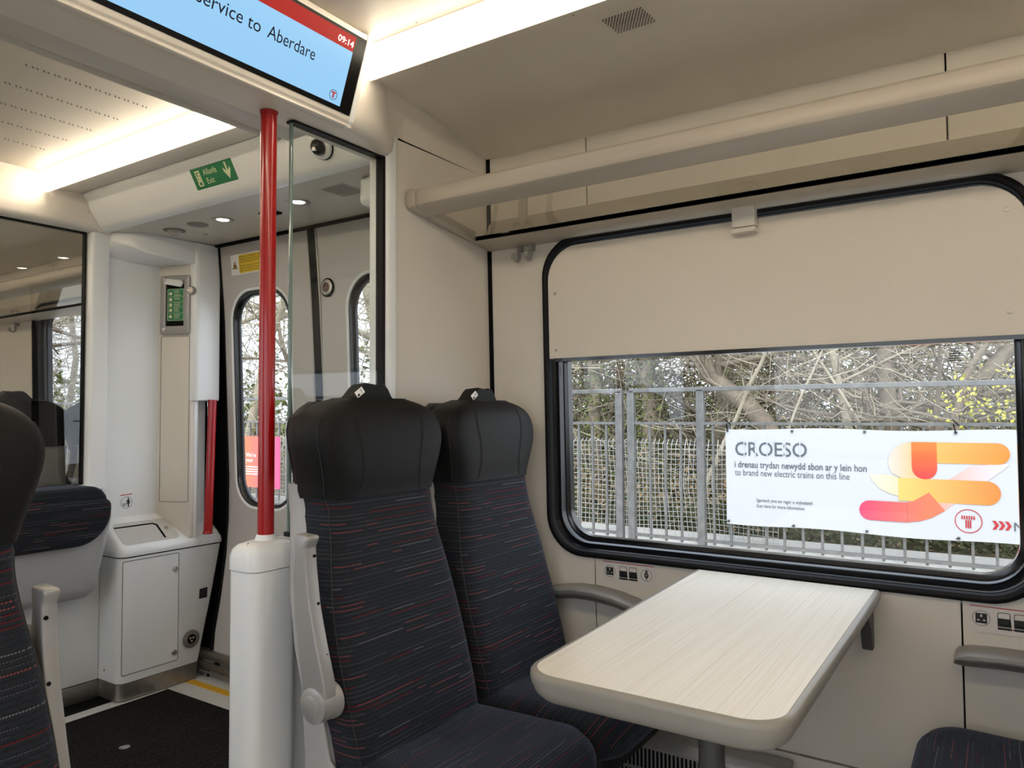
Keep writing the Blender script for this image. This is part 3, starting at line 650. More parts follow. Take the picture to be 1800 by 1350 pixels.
def seat(loc, label, group, arm=None, number=None, face=1, detail=True):
    t = thing('passenger_seat', (0, 0, 0), label, 'seat', group)
    # fabric backrest, slight waves in the pile
    zs = [.40+i*.0155 for i in range(40)]
    rs = [sect(z, .115+.060*min(1, max(0, (z-.5)/.45))) for z in zs]
    MB().rings(rs).build('backrest', 'moquette', t, smooth=60, uvf=lambda c: (c.x-c.y*1.1+.1, c.z))
    def hb(i, n, x): return 0
    zz = [1.003, 1.008]+[1.016+.012*i for i in range(16)]+[1.204, 1.211, 1.218, 1.224, 1.229, 1.233, 1.236, 1.238]
    rs = []
    for z in zz:
        dep = .175-.02*max(0, (z-1.0))/.15 if z < 1.15 else .155-(z-1.15)**2*9
        r_ = sect(z, dep, .004, wing=.020)
        # the leather reaches lower at the sides than in the middle
        if z < 1.03: r_ = [(x, y, zq-.004*0) for x, y, zq in r_]
        rs.append(r_)
    hr = MB().rings(rs).build('headrest', 'leather', t, smooth=70)
    def spt(z, fx, dep, grow, wing):
        """point on the seat surface at the fraction fx of its half width"""
        ee = 4.2 if z < 1.0 else 3.5; hw = sm(z, HW)+grow; y0 = sm(z, FY)-grow
        q = (1-min(1, abs(fx))**ee)**(1/ee)
        return (hw*fx, y0+dep/2-q*dep/2-wing*abs(fx)**3*q, z)
    mb = MB()
    for sx in (-1, 1):
        for off in (0, .022):
            pts = []
            for k in range(29):
                z = 1.008+.205*k/28; dep = .175-.02*max(0, (z-1.0))/.15 if z < 1.15 else .155-(z-1.15)**2*9
                pts.append(spt(z, sx*(.56-.10*math.sin(PI*(k/28)**.8)+off), dep, .0044, .020))
            mb.tube(pts, .0006, 4)
        pts = []
        for k in range(25):
            z = 1.010+.180*k/24; dep = .175-.02*max(0, (z-1.0))/.15 if z < 1.15 else .155-(z-1.15)**2*9
            pts.append(spt(z, sx*.972, dep, .0044, .020))
        mb.tube(pts, .0011, 4)
        pts = [spt(.42+.58*k/40, sx*.968, .115+.060*min(1, max(0, (.42+.58*k/40-.5)/.45)), .0004, .016) for k in range(41)]
        mb.tube(pts, .0014, 4)
    mb.build('stitching', 'stitch', t)
    # top handle
    mb = MB(); rs = []
    for a, h in ((-.078, 0), (-.066, .008), (-.046, .028), (-.034, .036), (-.010, .034), (.006, .031), (.018, .035), (.030, .034), (.040, .024), (.052, .006), (.06, 0)):
        rs.append([(a, .115, 1.225), (a, .112, 1.236+h), (a, .120, 1.240+h), (a, .165, 1.236+h), (a, .172, 1.225)])
    mb.rings(rs).build('top_handle', 'leather', t, smooth=60)
    if number:
        F = Frame((-.072, .108, 1.238), (.85, 0, .55), (-.45, .25, .8)); mb = MB(); F.plate(mb, rrect(0, .028, -.001, .015, .001, 2), 0, .0008); lb = mb.build('number_label', 'white_print', t)
        mb = MB(); F.text(mb, number, .0155, .0025, .015, 0, .0011); F.plate(mb, [(.0005, .001), (.011, .001), (.011, .006), (.004, .006)], .0008, .0011); mb.build('number_text', 'black_print', lb)
    # hard back shell, grey below and black behind the headrest
    rs = [sect(z, .10, .003, n=40, back=.080, wing=0) for z in (.22, .24, .34, .45, .56, .67, .78, .88, .96, 1.02, 1.035)]
    MB().rings(rs).build('back_shell', 'shell', t, smooth=60)
    rs = [sect(z, .07 if z < 1.2 else .05, -.036, n=40, back=.088, wing=0) for z in (1.037, 1.05, 1.08, 1.12, 1.16, 1.19, 1.215, 1.23)]
    MB().rings(rs).build('headrest_shell', 'plastic_black', t, smooth=60)
    # cushion
    def cush(d, z, y0=-.415, y1=.015, hw=.228): return [(x, y, z+(.012*max(0, (-.15-y))/.27 if z > .44 else 0)+(-.012*max(0, (-y-.33)/.09)**2 if z > .44 else 0)) for x, y in rrect(-hw+d, hw-d, y0+d, y1-d*.3, .075-d*.3 if d < .2 else .01, 8, rs=(.03, .03, .095-d*.3 if d < .2 else .01, .095-d*.3 if d < .2 else .01))]
    rs = [cush(d, z) for d, z in ((.018, .352), (.006, .362), (0, .378), (0, .408), (.004, .426), (.012, .440), (.026, .450), (.05, .455), (.09, .457), (.15, .455), (.2, .452))]
    MB().rings(rs).build('cushion', 'moquette', t, smooth=70, uvf=lambda c: (c.x+3.3, c.y*1.0+c.z*.6))
    MB().rings([[(x, y, z) for x, y in rrect(-.20, .20, -.37, .05, .06, 6)] for z in (.30, .355)]).build('seat_pan', 'plastic_black', t, bevel=.004)
    # side plates seen between the two seats
    for sx in (-1, 1):
        MB().prism([(-.02, .25), (.09, .25), (.12, .6), (.145, .86), (.115, .86), (.075, .62), (.03, .45), (-.03, .40)], 0, sx*.228-.004, sx*.228+.004).build('side_plate', 'shell', t, bevel=.002)
    MB().box(-.06, .06, -.22, .02, .0, .31).build('pedestal', 'grey_cast', t, bevel=.01)
    if arm:
        s = -1 if arm in ('left', 'centre') else 1
        ax = {'left': -.268, 'right': .226, 'centre': -.2355}[arm]
        th = {'left': .021, 'right': .016, 'centre': .012}[arm]
        pz, py = {'left': (.588, .02), 'right': (.575, .045), 'centre': (.52, .09)}[arm]
        pv = MB().lathe((ax+s*th, py, pz), (-s, 0, 0), [(.030, -.003), (.037, .001), (.038, .010), (.038, th*2), (.040, th*2+.003), (.040, th*2+.012)], 32).build('arm_pivot', 'grey_cast', t, smooth=50)
        MB().lathe((ax+s*(th+.003), py, pz), (s, 0, 0), [(.024, -.002), (.0235, .001), (.022, .002)], 28).build('pivot_cap', 'grey_cast', pv)
        pl = [(py-.036, pz-.01), (py-.030, pz+.05), (py-.008, pz+.12), (py+.014, pz+.20), (py+.026, pz+.28), (py+.030, pz+.325), (py+.020, pz+.342), (py+.022, pz+.350), (py+.066, pz+.352), (py+.062, pz+.31), (py+.068, pz+.26), (py+.062, pz+.18), (py+.050, pz+.10), (py+.038, pz+.04), (py+.036, pz)]
        am = MB().prism(pl, 0, ax-th*.8, ax+th*.8).build('armrest', 'grey_cast', t, bevel=.005, seg=3, smooth=50)
        for dz, dy in ((.305, .036), (.205, .024), (.10, -.004)):
            MB().lathe((ax-s*th*.4, py+dy-.0085, pz+dz), (0, -1, .12), [(.0035, -.003), (.0035, .0015)], 12).build('screw_hole', 'black', am)
    if face < 0: t.rotation_euler = (0, 0, PI)
    t.location = loc
    return t
gA = 'passenger seats of the bay by the window'
sA = seat((1.37, 1.20, 0), 'aisle seat of the pair at the table, black leather headrest, number ending 3', gA, 'left', '3')
sB = seat((1.842, 1.20, 0), 'window seat of the pair behind the table, number ending 4', gA, 'centre', '4')
sF = seat((.361, 1.195, 0), 'dark patterned seat cut off by the left edge of the picture, across the aisle', 'passenger seats across the aisle', 'right')
dup(sF, (-.13, 1.21, 0), 'dark patterned window seat across the aisle, out of view beside the cut-off seat')
sC = seat((1.85, -.225, 0), 'window seat facing away at the bottom right corner, only its cushion in view', gA, None, None, -1)
dup(sC, (1.38, -.225, 0), 'aisle seat facing the table from the camera side, out of view')
gF = 'seats in the far saloon'
sG = seat((1.46, 3.66, .03), 'seat seen from behind through the far glass screen, with pale grey back shell', gF, None, None, -1)
dup(sG, (1.905, 3.66, .03), 'second seat from behind in the far saloon, nearer the window')

# ------------------------------------------------------------------ vestibule: far partition (y = 3.25)
Y2 = 3.25
p2 = struct(MB().box(1.0, 1.70, Y2, Y2+.05, .075, .885).build('wall_far_partition', 'white_grp', bevel=.003))
MB().box(.98, 1.70, Y2-.004, Y2+.05, 0, .072).build('kick_plate', 'steel', p2, bevel=.002)
MB().prism(rrect(1.632, 1.712, Y2-.03, Y2+.05, .014, 5), 2, .885, 1.985).build('post', 'white_grp', p2, smooth=60)
MB().box(.98, 1.66, Y2-.04, Y2+.05, .885, .905).build('sill', 'white_grp', p2, bevel=.006, seg=3)
hd2 = [(Y2-.05, 2.20), (Y2-.055, 2.05), (Y2-.058, 2.005), (Y2-.05, 1.990), (Y2-.03, 1.982), (Y2+.06, 1.982), (Y2+.06, 2.20)]
h2 = struct(MB().prism(hd2, 0, -.45, 1.58).build('trim_2', 'wall', smooth=50))
MB().rings([[(x+(.085 if (z < 2.03 and e) else 0)+(.0), y, z) for y, z in hd2] for x, e in ((1.58, 0), (1.60, 1))]).build('beam_end', 'wall', h2, smooth=60)
MB().prism([(1.572, 2.2), (1.572, 2.13), (1.600, 2.06), (1.640, 1.985), (1.72, 1.975), (1.72, 2.2)], 1, Y2-.052, Y2+.06).build('beam_end', 'wall', h2, smooth=60)
g2 = thing('glass_screen', (1.3, Y2+.02, .9), 'glass screen of the far partition at the left, above the tip-up seat', 'glass screen')
MB().box(.98, 1.62, Y2+.016, Y2+.022, .905, 1.982).build('pane', 'glass_dim', g2)
MB().box(1.620, 1.627, Y2+.008, Y2+.03, .905, 1.982).box(.98, 1.627, Y2+.008, Y2+.03, 1.975, 1.983).box(.98, 1.627, Y2+.008, Y2+.03, .903, .909).build('gasket', 'rubber', g2)
# cross wall on the far side of the saloon partition, right of the column
struct(MB().box(1.70, 2.165, 3.285, 3.31, 0, 2.2).build('wall_far_side', 'wall'))

# tip-up seat
tp = thing('tip_up_seat', (1.3, 3.2, .43), 'folded tip-up seat with grey shell and dark patterned pad on the far partition', 'tip-up seat')
def tipsec(y, d, top=.885): return [(x, y, z) for x, z in rrect(.95, 1.668-d, .448+d, top-d, .1, 8, rs=(.10, .02, .02, .035))]
rs = []
for (y, d) in ((3.235, .01), (3.20, 0), (3.12, 0), (3.09, .006), (3.07, .022), (3.062, .05)):
    k = []
    for x, yy, z in tipsec(y, d):
        k.append((x-(0.045*max(0, (.62-z))/.17 if x > 1.4 else 0), yy+(.06*max(0, (.66-z))/.2), z))
    rs.append(k)
MB().rings(rs).build('shell', 'tip_shell', tp, smooth=60)
def pad(x0, x1, z0, z1, rs4, yb, yf, r):
    out = []
    for k in range(7):
        t = k/6*PI/2; d = r*(1-math.cos(t)); y = yf+r-r*math.sin(t)
        out.append([(x, y, z) for x, z in rrect(x0+d, x1-d, z0+d, z1-d, 0, 10, rs=[max(.003, q-d) for q in rs4])])
    out.insert(0, [(x, yb, z) for x, _, z in out[0]])
    out.append([(x, yf-.0005, z) for x, z in rrect(x0+r*1.5, x1-r*1.5, z0+r*1.5, z1-r*1.5, 0, 10, rs=[max(.003, q-r*1.5) for q in rs4])])
    return MB().rings(out)
pad(1.0, 1.640, .680, .860, (.03, .03, .03, .135), 3.09, 3.036, .022).build('seat_pad', 'moquette', tp, smooth=60, uvf=lambda c: (c.x+7.7, c.z-c.y*.7))
pad(1.0, 1.632, .79, .912, (.07, .03, .02, .02), 3.22, 3.052, .022).build('back_pad', 'moquette', tp, smooth=60, uvf=lambda c: (c.x+5.1, c.z-c.y*.7))

# ------------------------------------------------------------------ litter bin unit and door column
def xr(z): return interp(z, [(0, 2.062), (.077, 2.072), (.374, 2.140), (.60, 2.186), (.66, 2.180), (.8, 2.17)])
def binring(z, d=0, yf=3.09, zf=None):
    pts = [(1.702-d, Y2+.03)]
    for i in range(7):
        t = PI+i/6*PI/2; r = .038; pts.append((1.702-d+r+r*math.cos(t), yf-d+r+r*math.sin(t)))
    pts += [(xr(z)-.012+d, yf-d), (xr(z)+d, yf-d+.012), (xr(z)+d, Y2+.03)]
    return [(x, y, z if zf is None else zf(x, y)) for x, y in pts]
bn = thing('litter_bin', (1.9, 3.17, 0), 'white moulded litter bin cabinet beside the train door, with steel flap on its sloping top', 'litter bin')
MB().rings([binring(z) for z in (.076, .15, .25, .374, .45, .52, .594)]).build('body', 'white_grp', bn, smooth=50)
MB().rings([binring(z, -.006) for z in (.58, .605)]).build('shadow_gap', 'black', bn)
MB().rings([binring(z, .002) for z in (.004, .074)]).build('kick_plate', 'steel', bn, smooth=50)
def lidtop(x, y): return .632+(y-3.09)*(.115/.16)
lr = [binring(.60, .003), binring(.61, .004), binring(.62, .003, zf=lambda x, y: lidtop(x, y)-.012), binring(.62, -.006, zf=lambda x, y: lidtop(x, y)), binring(.62, -.015, zf=lambda x, y: lidtop(x, y)+.001)]
MB().rings(lr).build('lid', 'white_grp', bn, smooth=60)
LF = Frame((1.70, 3.09, .6335), (1, 0, 0), (0, .16, .115))
mb = MB(); LF.plate(mb, rrect(.028, .285, .022, .158, .022, 6), 0, .0012); tl = mb.build('top_plate', 'steel', bn); tl.data.materials[0] = mat('brushed', (.66, .66, .655), .35, metal=.5, noise=.08, nscale=60)
mb = MB(); LF.plate(mb, [(.030, .128), (.030, .136), (.205, .136), (.222, .124), (.222, .034), (.212, .034), (.212, .118), (.2, .128)], .0008, .0018); mb.build('flap_slot', 'black', bn)
LF2 = LF
MB().lathe(LF.P(.248, .092, .001), LF.n, [(.009, 0), (.009, .003), (.005, .0035)], 18).build('lock', 'chrome', bn)
FF = Frame((0, 3.0898, 0), (1, 0, 0), (0, 0, 1))
dpoly = rrect(1.712, 1.965, .110, .582, .008, 4)
mb = MB(); FF.ring(mb, rrect(1.711, 1.9668, .1085, .5835, .009, 4), rrect(1.7135, 1.9635, .1115, .5805, .007, 4), 0, .0006); mb.build('door_gap', 'dark_grey', bn)
mb = MB(); FF.plate(mb, rrect(1.7135, 1.9635, .1115, .5805, .007, 4), 0, .0012); bd = mb.build('door', 'white_grp', bn)
for z in (.513, .146): MB().lathe((1.948, 3.0885, z), (0, -1, 0), [(.013, 0), (.0135, .003), (.008, .005), (.007, .002)], 20).build('lock', 'chrome', bd)
mb = MB(); FF.plate(mb, [(2.068, .356), (2.108, .356), (2.110, .402), (2.070, .400)], 0, .0015); mb.build('vent', 'black', bn)
mb = MB()
for k in range(5): FF.plate(mb, [(2.071+k*.0078, .36), (2.073+k*.0078, .36), (2.073+k*.0078, .398), (2.071+k*.0078, .398)], .0015, .0022)
mb.build('vent_bars', 'dark_grey', bn)
lm = MB().lathe((2.029, 3.0885, .186), (0, -1, 0), [(.040, 0), (.040, .004), (.037, .006), (.022, .006), (.021, .004)], 32).build('floor_lamp_bezel', 'steel_dark', bn)
MB().lathe((2.029, 3.0865, .186), (0, -1, 0), [(.021, 0), (.021, .0035)], 24).build('lamp_disc', 'black', lm)
for k in range(3): MB().lathe((2.029+.009*math.cos(k*2*PI/3+.5), 3.083, .186+.009*math.sin(k*2*PI/3+.5)), (0, -1, 0), [(.006, 0), (.005, .002), (.002, .003)], 12).build('led', 'chrome', lm)
MB().lathe((1.7005, 3.20, .12), (-1, 0, 0), [(.005, 0), (.004, .003)], 12).build('screw', 'steel', bn)

cl = struct(MB().box(1.704, 1.975, Y2, Y2+.03, .55, 1.99).build('wall_column', 'white_grp'))
MB().prism([(1.952, 3.255), (2.019, 3.092), (2.05, 3.098), (2.0, 3.28)], 2, .638, 1.95).build('column_panel', 'cream_panel', cl, bevel=.004)
MB().prism([(2.015, 3.098), (2.022, 3.080), (2.035, 3.07), (2.150, 3.07), (2.155, 3.09), (2.155, 3.28), (2.0, 3.28)], 2, 1.262, 1.992).build('column_post', 'white_grp', cl, bevel=.007, seg=3)
MB().prism([(2.017, 3.110), (2.023, 3.100), (2.032, 3.096), (2.058, 3.096), (2.064, 3.108), (2.064, 3.28), (2.0, 3.28)], 2, .632, 1.28).build('column_post', 'white_grp', cl, bevel=.004, seg=3)
MB().box(2.06, 2.15, 3.18, 3.28, .55, 1.28).build('recess_back', 'white_grp', cl)
# sloping soffit above the niche
rs = [[(x, 3.26, 1.992), (x, yf, 1.992), (x, yf, zl), (x, 3.262, 1.880)] for x, yf, zl in ((1.704, 3.20, 1.955), (1.745, 3.13, 1.930), (1.80, 3.095, 1.905), (2.03, 3.08, 1.890))]
MB().rings(rs).build('column_soffit', 'white_grp', cl, bevel=.006, seg=3, smooth=60)
# bump seam lines on panels
dv = Vector((2.022-1.952, 3.084-3.255, 0)).normalized(); DF = Frame((1.952, 3.255, 0), dv, (0, 0, 1))
mb = MB(); DF.ring(mb, rrect(.018, .166, .80, 1.56, .008, 3), rrect(.0195, .1645, .8015, 1.5585, .007, 3), 0, .0012); mb.build('panel_line', 'dark_grey', cl)
MB().lathe((1.712, Y2-.0005, 1.93), (0, -1, 0), [(.006, 0), (.005, .002)], 12).build('screw', 'dark_grey', cl)

rh = thing('door_grab_handle', (2.10, 3.06, .66), 'short red vertical grab handle in the column recess beside the door', 'handle')
MB().tube([(2.090, 3.06, .655), (2.097, 3.06, .9), (2.107, 3.06, 1.266)], .019, 20).build('grip', 'red', rh)
MB().lathe((2.088, 3.06, .652), (0, 0, 1), [(.022, 0), (.022, .008), (.019, .012)], 18).build('foot', 'red', rh)

# emergency door release
eh = thing('emergency_door_release', DF.P(.09, 1.7), 'framed emergency door release with green instruction label on the white column', 'emergency release')
mb = MB(); DF.ring(mb, rrect(.018, .168, 1.566, 1.840, .012, 4), rrect(.046, .140, 1.606, 1.812, .004, 4), -.002, .012); mb.build('frame', 'grey_cast', eh, bevel=.002)
mb = MB(); DF.plate(mb, rrect(.046, .140, 1.606, 1.812, .004, 3), -.002, .002); bx = mb.build('recess', 'black', eh)
mb = MB(); DF.plate(mb, rrect(.050, .136, 1.630, 1.780, .003, 3), .002, .004); gl = mb.build('instruction_label', 'green', eh)
mb = MB(); DF.ring(mb, rrect(.052, .134, 1.633, 1.777, .004, 3), rrect(.0535, .1325, 1.6345, 1.7755, .003, 3), .004, .0046)
for z in (1.742, 1.718, 1.693, 1.665): DF.plate(mb, [(.054, z), (.132, z), (.132, z+.001), (.054, z+.001)], .004, .0046)
for z in (1.768, 1.762, 1.752, 1.746, 1.736, 1.729, 1.712, 1.705, 1.699, 1.687, 1.680, 1.672, 1.658, 1.651, 1.643):
    L_ = random.uniform(.025, .040); DF.plate(mb, [(.084, z), (.084+L_, z), (.084+L_, z+.002), (.084, z+.002)], .004, .0046)
mb.build('label_print', 'lume', gl)
mb = MB()
for z, k in ((1.757, 4), (1.730, 4), (1.705, 3), (1.680, 4), (1.651, 4)):
    DF.plate(mb, [(.0635-.003, z-.007), (.0735, z-.007), (.0755, z+.002), (.070, z+.008), (.062, z+.006)], .004, .0046)
    DF.plate(mb, [(.055, z-.003), (.0565, z-.003), (.0565, z+.003), (.055, z+.003)], .004, .0046)
mb.build('label_symbols', 'lume', gl)
MB().rings([[DF.P(a, b, h) for a, b in ((.036, 1.828), (.128, 1.816), (.140, 1.806), (.130, 1.784), (.046, 1.800), (.036, 1.812))] for h in (.010, .020)]).build('release_lever', 'white_print', eh, bevel=.003)
MB().lathe(DF.P(.040, 1.822, .010), DF.n, [(.012, 0), (.012, .013), (.005, .014)], 18).build('lever_pivot', 'steel', eh)
MB().lathe(DF.P(.040, 1.590, .010), DF.n, [(.009, 0), (.009, .004), (.004, .005)], 16).build('screw', 'chrome', eh)
kn = MB().lathe(DF.P(.178, 1.768, .0), DF.n, [(.019, 0), (.0195, .014), (.015, .019), (.005, .019)], 24).build('seal_knob', 'steel', eh)
mb = MB(); DF.plate(mb, [(.163, 1.766), (.193, 1.763), (.193, 1.768), (.163, 1.771)], .019, .0215); mb.build('knob_bar', 'chrome', kn)
# litter symbol sticker
BF = Frame((1.785, Y2-.0003, .775), (1, 0, 0), (0, 0, 1)); st = thing('litter_sticker', BF.o, 'small litter symbol sticker with red line above the bin', 'sticker')
mb = MB(); BF.plate(mb, rrect(-.004, .060, -.008, .078, .002, 2), -.0003, .0003); mb.build('backing', 'white_grp', st)
mb = MB(); BF.plate(mb, [(0, .068), (.054, .070), (.054, .0735), (0, .0715)], .0003, .0006); mb.build('red_line', 'red_print', st)
mb = MB(); BF.ring(mb, circ(.028, .036, .026, 28), circ(.028, .036, .0243, 28), .0003, .0006)
BF.ring(mb, [(.011, .020), (.026, .020), (.026, .034), (.011, .034)], [(.013, .022), (.024, .022), (.024, .032), (.013, .032)], .0003, .0006); BF.plate(mb, [(.014, .026), (.023, .026), (.023, .029), (.014, .029)], .0003, .0006)
BF.plate(mb, circ(.036, .053, .0034, 12), .0003, .0006); BF.plate(mb, [(.032, .049), (.040, .049), (.046, .036), (.044, .035), (.040, .042), (.0435, .030), (.039, .030), (.039, .017), (.033, .017), (.033, .030), (.0285, .030), (.032, .042), (.026, .037), (.025, .039)], .0003, .0006)
mb.build('symbols', 'black_print', st)

# ------------------------------------------------------------------ train doors
def leaf(idx, y0, y1, wy0, wy1, nm):
    inner = rrect(wy0, wy1, .775, 1.765, .135, 9)
    outer = outer_for(inner, y0, y1, .115, 2.02)
    o = struct(plate_hole(outer, inner, 0, .035, 10).map(doorwarp).build('door_%d' % idx, 'door_grey', smooth=50))
    rs = [[(x, a, b) for a, b in rrect(wy0+d, wy1-d, .775+d, 1.765-d, .135-d*.8, 9)] for d, x in ((-.012, .0), (-.011, -.004), (-.004, -.005), (0, .0), (.002, .004))]
    MB().rings(rs, False, False).map(doorwarp).build('window_trim', 'white_grp', o, smooth=60)
    rs = [[(x, a, b) for a, b in rrect(wy0+d, wy1-d, .775+d, 1.765-d, .135-d*.8, 9)] for d, x in ((.0, .003), (.001, -.001), (.013, .0), (.016, .006), (.021, .010), (.022, .03))]
    MB().rings(rs, False, False).map(doorwarp).build('window_seal', 'black_gloss', o, smooth=60)
    rs = []
    N_ = 14
    for k in range(N_+1):
        z = .79+(1.75-.79)*k/N_; rs.append([(x, y, z) for x, y in ((.022, wy0+.012), (.022, wy1-.012), (.026, wy1-.012), (.026, wy0+.012))])
    MB().rings(rs).map(doorwarp).build('pane', 'glass_window', o)
    return o
d1 = leaf(1, 2.462, 3.060, 2.60, 3.00, 'left'); d2 = leaf(2, 1.60, 2.400, 1.84, 2.24, 'right')
def vstrip(y0, y1, x0, x1, z0=.0, z1=2.03, n=16):
    rs = []
    for k in range(n+1):
        z = z0+(z1-z0)*k/n; rs.append([(x0, y0, z), (x0, y1, z), (x1, y1, z), (x1, y0, z)])
    return MB().rings(rs).map(doorwarp)
vstrip(2.41, 2.452, -.006, .035, .115).build('centre_seal', 'rubber', d1)
vstrip(2.452, 2.462, -.004, .035, .115).build('edge_strip', 'steel', d1)
vstrip(2.40, 2.41, -.004, .035, .115).build('edge_strip', 'steel', d2)
struct(vstrip(3.062, 3.24, .012, .03).build('door_3', 'black'))
struct(vstrip(1.53, 1.598, .012, .03).build('door_4', 'black'))
vstrip(3.060, 3.072, -.006, .012).build('edge_seal', 'rubber', d1)
MB().box(2.118, 2.15, 1.6, 3.1, 1.984, 1.997).build('door_head_seal', 'black', d1)
# threshold rails
th = struct(MB().box(2.098, 2.135, 1.60, 3.2, .075, .115).build('baseboard_door', 'steel', bevel=.003))
MB().box(2.088, 2.12, 1.60, 3.2, .036, .066).build('threshold_rail', 'steel_dark', th, bevel=.003)
MB().box(2.105, 2.16, 1.60, 3.2, 0, .09).build('threshold_back', 'grey_cast', th)
MB().tube([(2.083, 1.6, .030), (2.083, 3.1, .030)], .006, 8).build('threshold_rod', 'steel_dark', th)
for y in (2.98, 2.86, 2.5): MB().box(2.094, 2.10, y, y+.03, .066, .075).build('threshold_slot', 'black', th)
yl = MB().box(2.003, 2.040, 1.6, 3.085, 0.0, .0022).build('yellow_line', 'yellow'); tag(yl, 'worn yellow safety line along the door threshold', 'floor marking')
mt = MB().box(-.4, 1.905, 1.62, 3.062, .0, .007).build('entrance_mat', 'mat_pile', bevel=.003); tag(mt, 'black ribbed entrance mat covering the vestibule floor', 'mat')
MB().lathe((1.49, 2.66, .007), (0, 0, 1), [(.019, 0), (.019, .001), (.017, .0018)], 20).build('stud', 'chrome', mt)
struct(MB().box(.9, 1.72, 3.14, 3.25, .0, .001).build('trim_4', 'black'))
struct(MB().box(1.905, 1.910, 1.6, 3.085, 0, .0015).build('trim_3', 'steel_dark'))
# door push button and warning sticker
pbx = DX(1.73)
pb = thing('door_button', (pbx, 2.355, 1.73), 'round door push button with silver ring on the right door leaf', 'button')
MB().lathe((pbx-.001, 2.355, 1.73), (-1, 0, 0), [(.040, 0), (.040, .004), (.036, .006)], 32).build('base', 'black', pb)
MB().lathe((pbx-.005, 2.355, 1.73), (-1, 0, 0), [(.034, 0), (.034, .004), (.030, .006), (.021, .006), (.020, .003)], 32).build('ring', 'steel', pb)
MB().lathe((pbx-.007, 2.355, 1.73), (-1, 0, 0), [(.020, 0), (.019, .003), (.012, .005)], 24).build('push_cap', mat('amber_dark', (.10, .05, .045), .2), pb)
xs = DX(1.89); tl_ = (DX(1.93)-DX(1.85))/.08
KF = Frame((DX(1.845)-.0012, 2.985, 1.845), (0, -1, 0), (tl_, 0, 1)); ws = thing('door_warning_sticker', KF.o, 'yellow and white finger trap warning sticker on the train door', 'sticker')
mb = MB(); KF.plate(mb, rrect(0, .275, 0, .093, .006, 3), -.0005, .0004); mb.build('backing', 'white_print', ws)
mb = MB(); KF.plate(mb, rrect(.058, .270, .005, .088, .003, 3), .0004, .0007); mb.build('yellow_field', 'sticker_yellow', ws)
mb = MB(); KF.plate(mb, [(.010, .028), (.046, .028), (.028, .064)], .0004, .0007); mb.build('triangle', 'black_print', ws)
mb = MB(); KF.plate(mb, [(.0145, .031), (.0415, .031), (.028, .058)], .0007, .0009); mb.build('triangle_fill', 'sticker_yellow', ws)
mb = MB(); KF.plate(mb, [(.024, .033), (.033, .033), (.033, .046), (.024, .048)], .0009, .0011)
for z, s in ((.075, 'Peidiwch â rhwystro\'r drws'), (.064, 'Peidiwch â dal y drws ar agor'), (.053, 'Gall drysau gau\'n sydyn'), (.034, 'Do not obstruct or hold the'), (.023, 'door. Do not get off the train'), (.012, 'after the alarm sounds')):
    KF.text(mb, s, .066, z, .0115, 0, .0011, width=.150 if len(s) > 24 else .135)
mb.build('sticker_text', 'black_print', ws)

# ------------------------------------------------------------------ bulkhead fittings
FS = Frame((1.645, 2.50, 2.003), (0, -1, 0), (-.058, 0, .108))
ex = thing('exit_sign', FS.P(.1, .05), 'green Allanfa Exit sign with running figure and down arrow on the bulkhead', 'sign')
def fsp(y, s): return (2.50-y, s)
mb = MB(); X0, X1, S0, S1 = .030, .270, .030, .106
FS.plate(mb, [(X0, S0), (X1, S0), (X1, S1), (X0, S1)], -.0005, .0006); mb.build('board', 'green', ex)
mb = MB(); FS.text(mb, 'Allanfa', .098, .075, .030, 0, .001, width=.078); FS.text(mb, 'Exit', .104, .043, .030, 0, .001, width=.042)
FS.plate(mb, [(.226, .100), (.234, .100), (.234, .068), (.249, .082), (.249, .070), (.230, .040), (.211, .070), (.211, .082), (.226, .068)], .0006, .001); mb.build('lettering', 'lume', ex)
mb = MB(); FS.ring(mb, [(.052, .040), (.078, .040), (.078, .096), (.052, .096)], [(.057, .045), (.073, .045), (.073, .091), (.057, .091)], .0006, .001)
FS.plate(mb, circ(.068, .083, .005, 12), .0006, .001); FS.plate(mb, [(.058, .076), (.066, .078), (.080, .068), (.078, .065), (.069, .068), (.080, .048), (.076, .045), (.066, .058), (.050, .046), (.048, .050), (.060, .064), (.063, .071), (.056, .072)], .0006, .001); mb.build('running_figure', 'lume', ex)
cm = thing('dome_camera', FS.P(.71, .06), 'round security camera dome on the bulkhead behind the glass screen', 'camera')
MB().lathe(FS.P(.710, .062, 0), FS.n, [(.048, 0), (.048, .003), (.046, .005)], 36).build('gap_ring', 'black', cm)
MB().lathe(FS.P(.710, .062, .003), FS.n, [(.045, 0), (.045, .008), (.040, .013), (.030, .015)], 36).build('base', 'white_grp', cm, smooth=60)
MB().lathe(FS.P(.712, .058, .014), FS.n, [(.027, 0), (.026, .012), (.021, .021), (.013, .027), (.004, .029)], 28).build('dome', 'lens_dark', cm, smooth=80)
MB().lathe(FS.P(.712, .058, .036), FS.P(.712, .0, .036)-FS.P(.72, .058, .0), [(.010, 0), (.010, .009), (.007, .0095)], 16).build('lens', 'chrome', cm)
lcz = lambda x: 1.988+(x-1.69)*.0151
def down(x, y, label, grp):
    t = thing('downlight', (x, y, lcz(x)), label, 'ceiling light', grp); z = lcz(x)-.0005
    MB().lathe((x, y, z), (0, 0, -1), [(.044, 0), (.043, .003), (.028, .004), (.026, .001)], 32).build('bezel', 'steel', t)
    MB().lathe((x, y, z-.001), (0, 0, -1), [(.024, 0), (.022, .0015)], 24).build('lamp', 'lens_emit', t)
down(1.842, 2.62, 'recessed downlight in the vestibule ceiling left of the red pole', 'vestibule downlights')
down(1.845, 2.17, 'recessed downlight in the vestibule ceiling behind the glass screen', 'vestibule downlights')
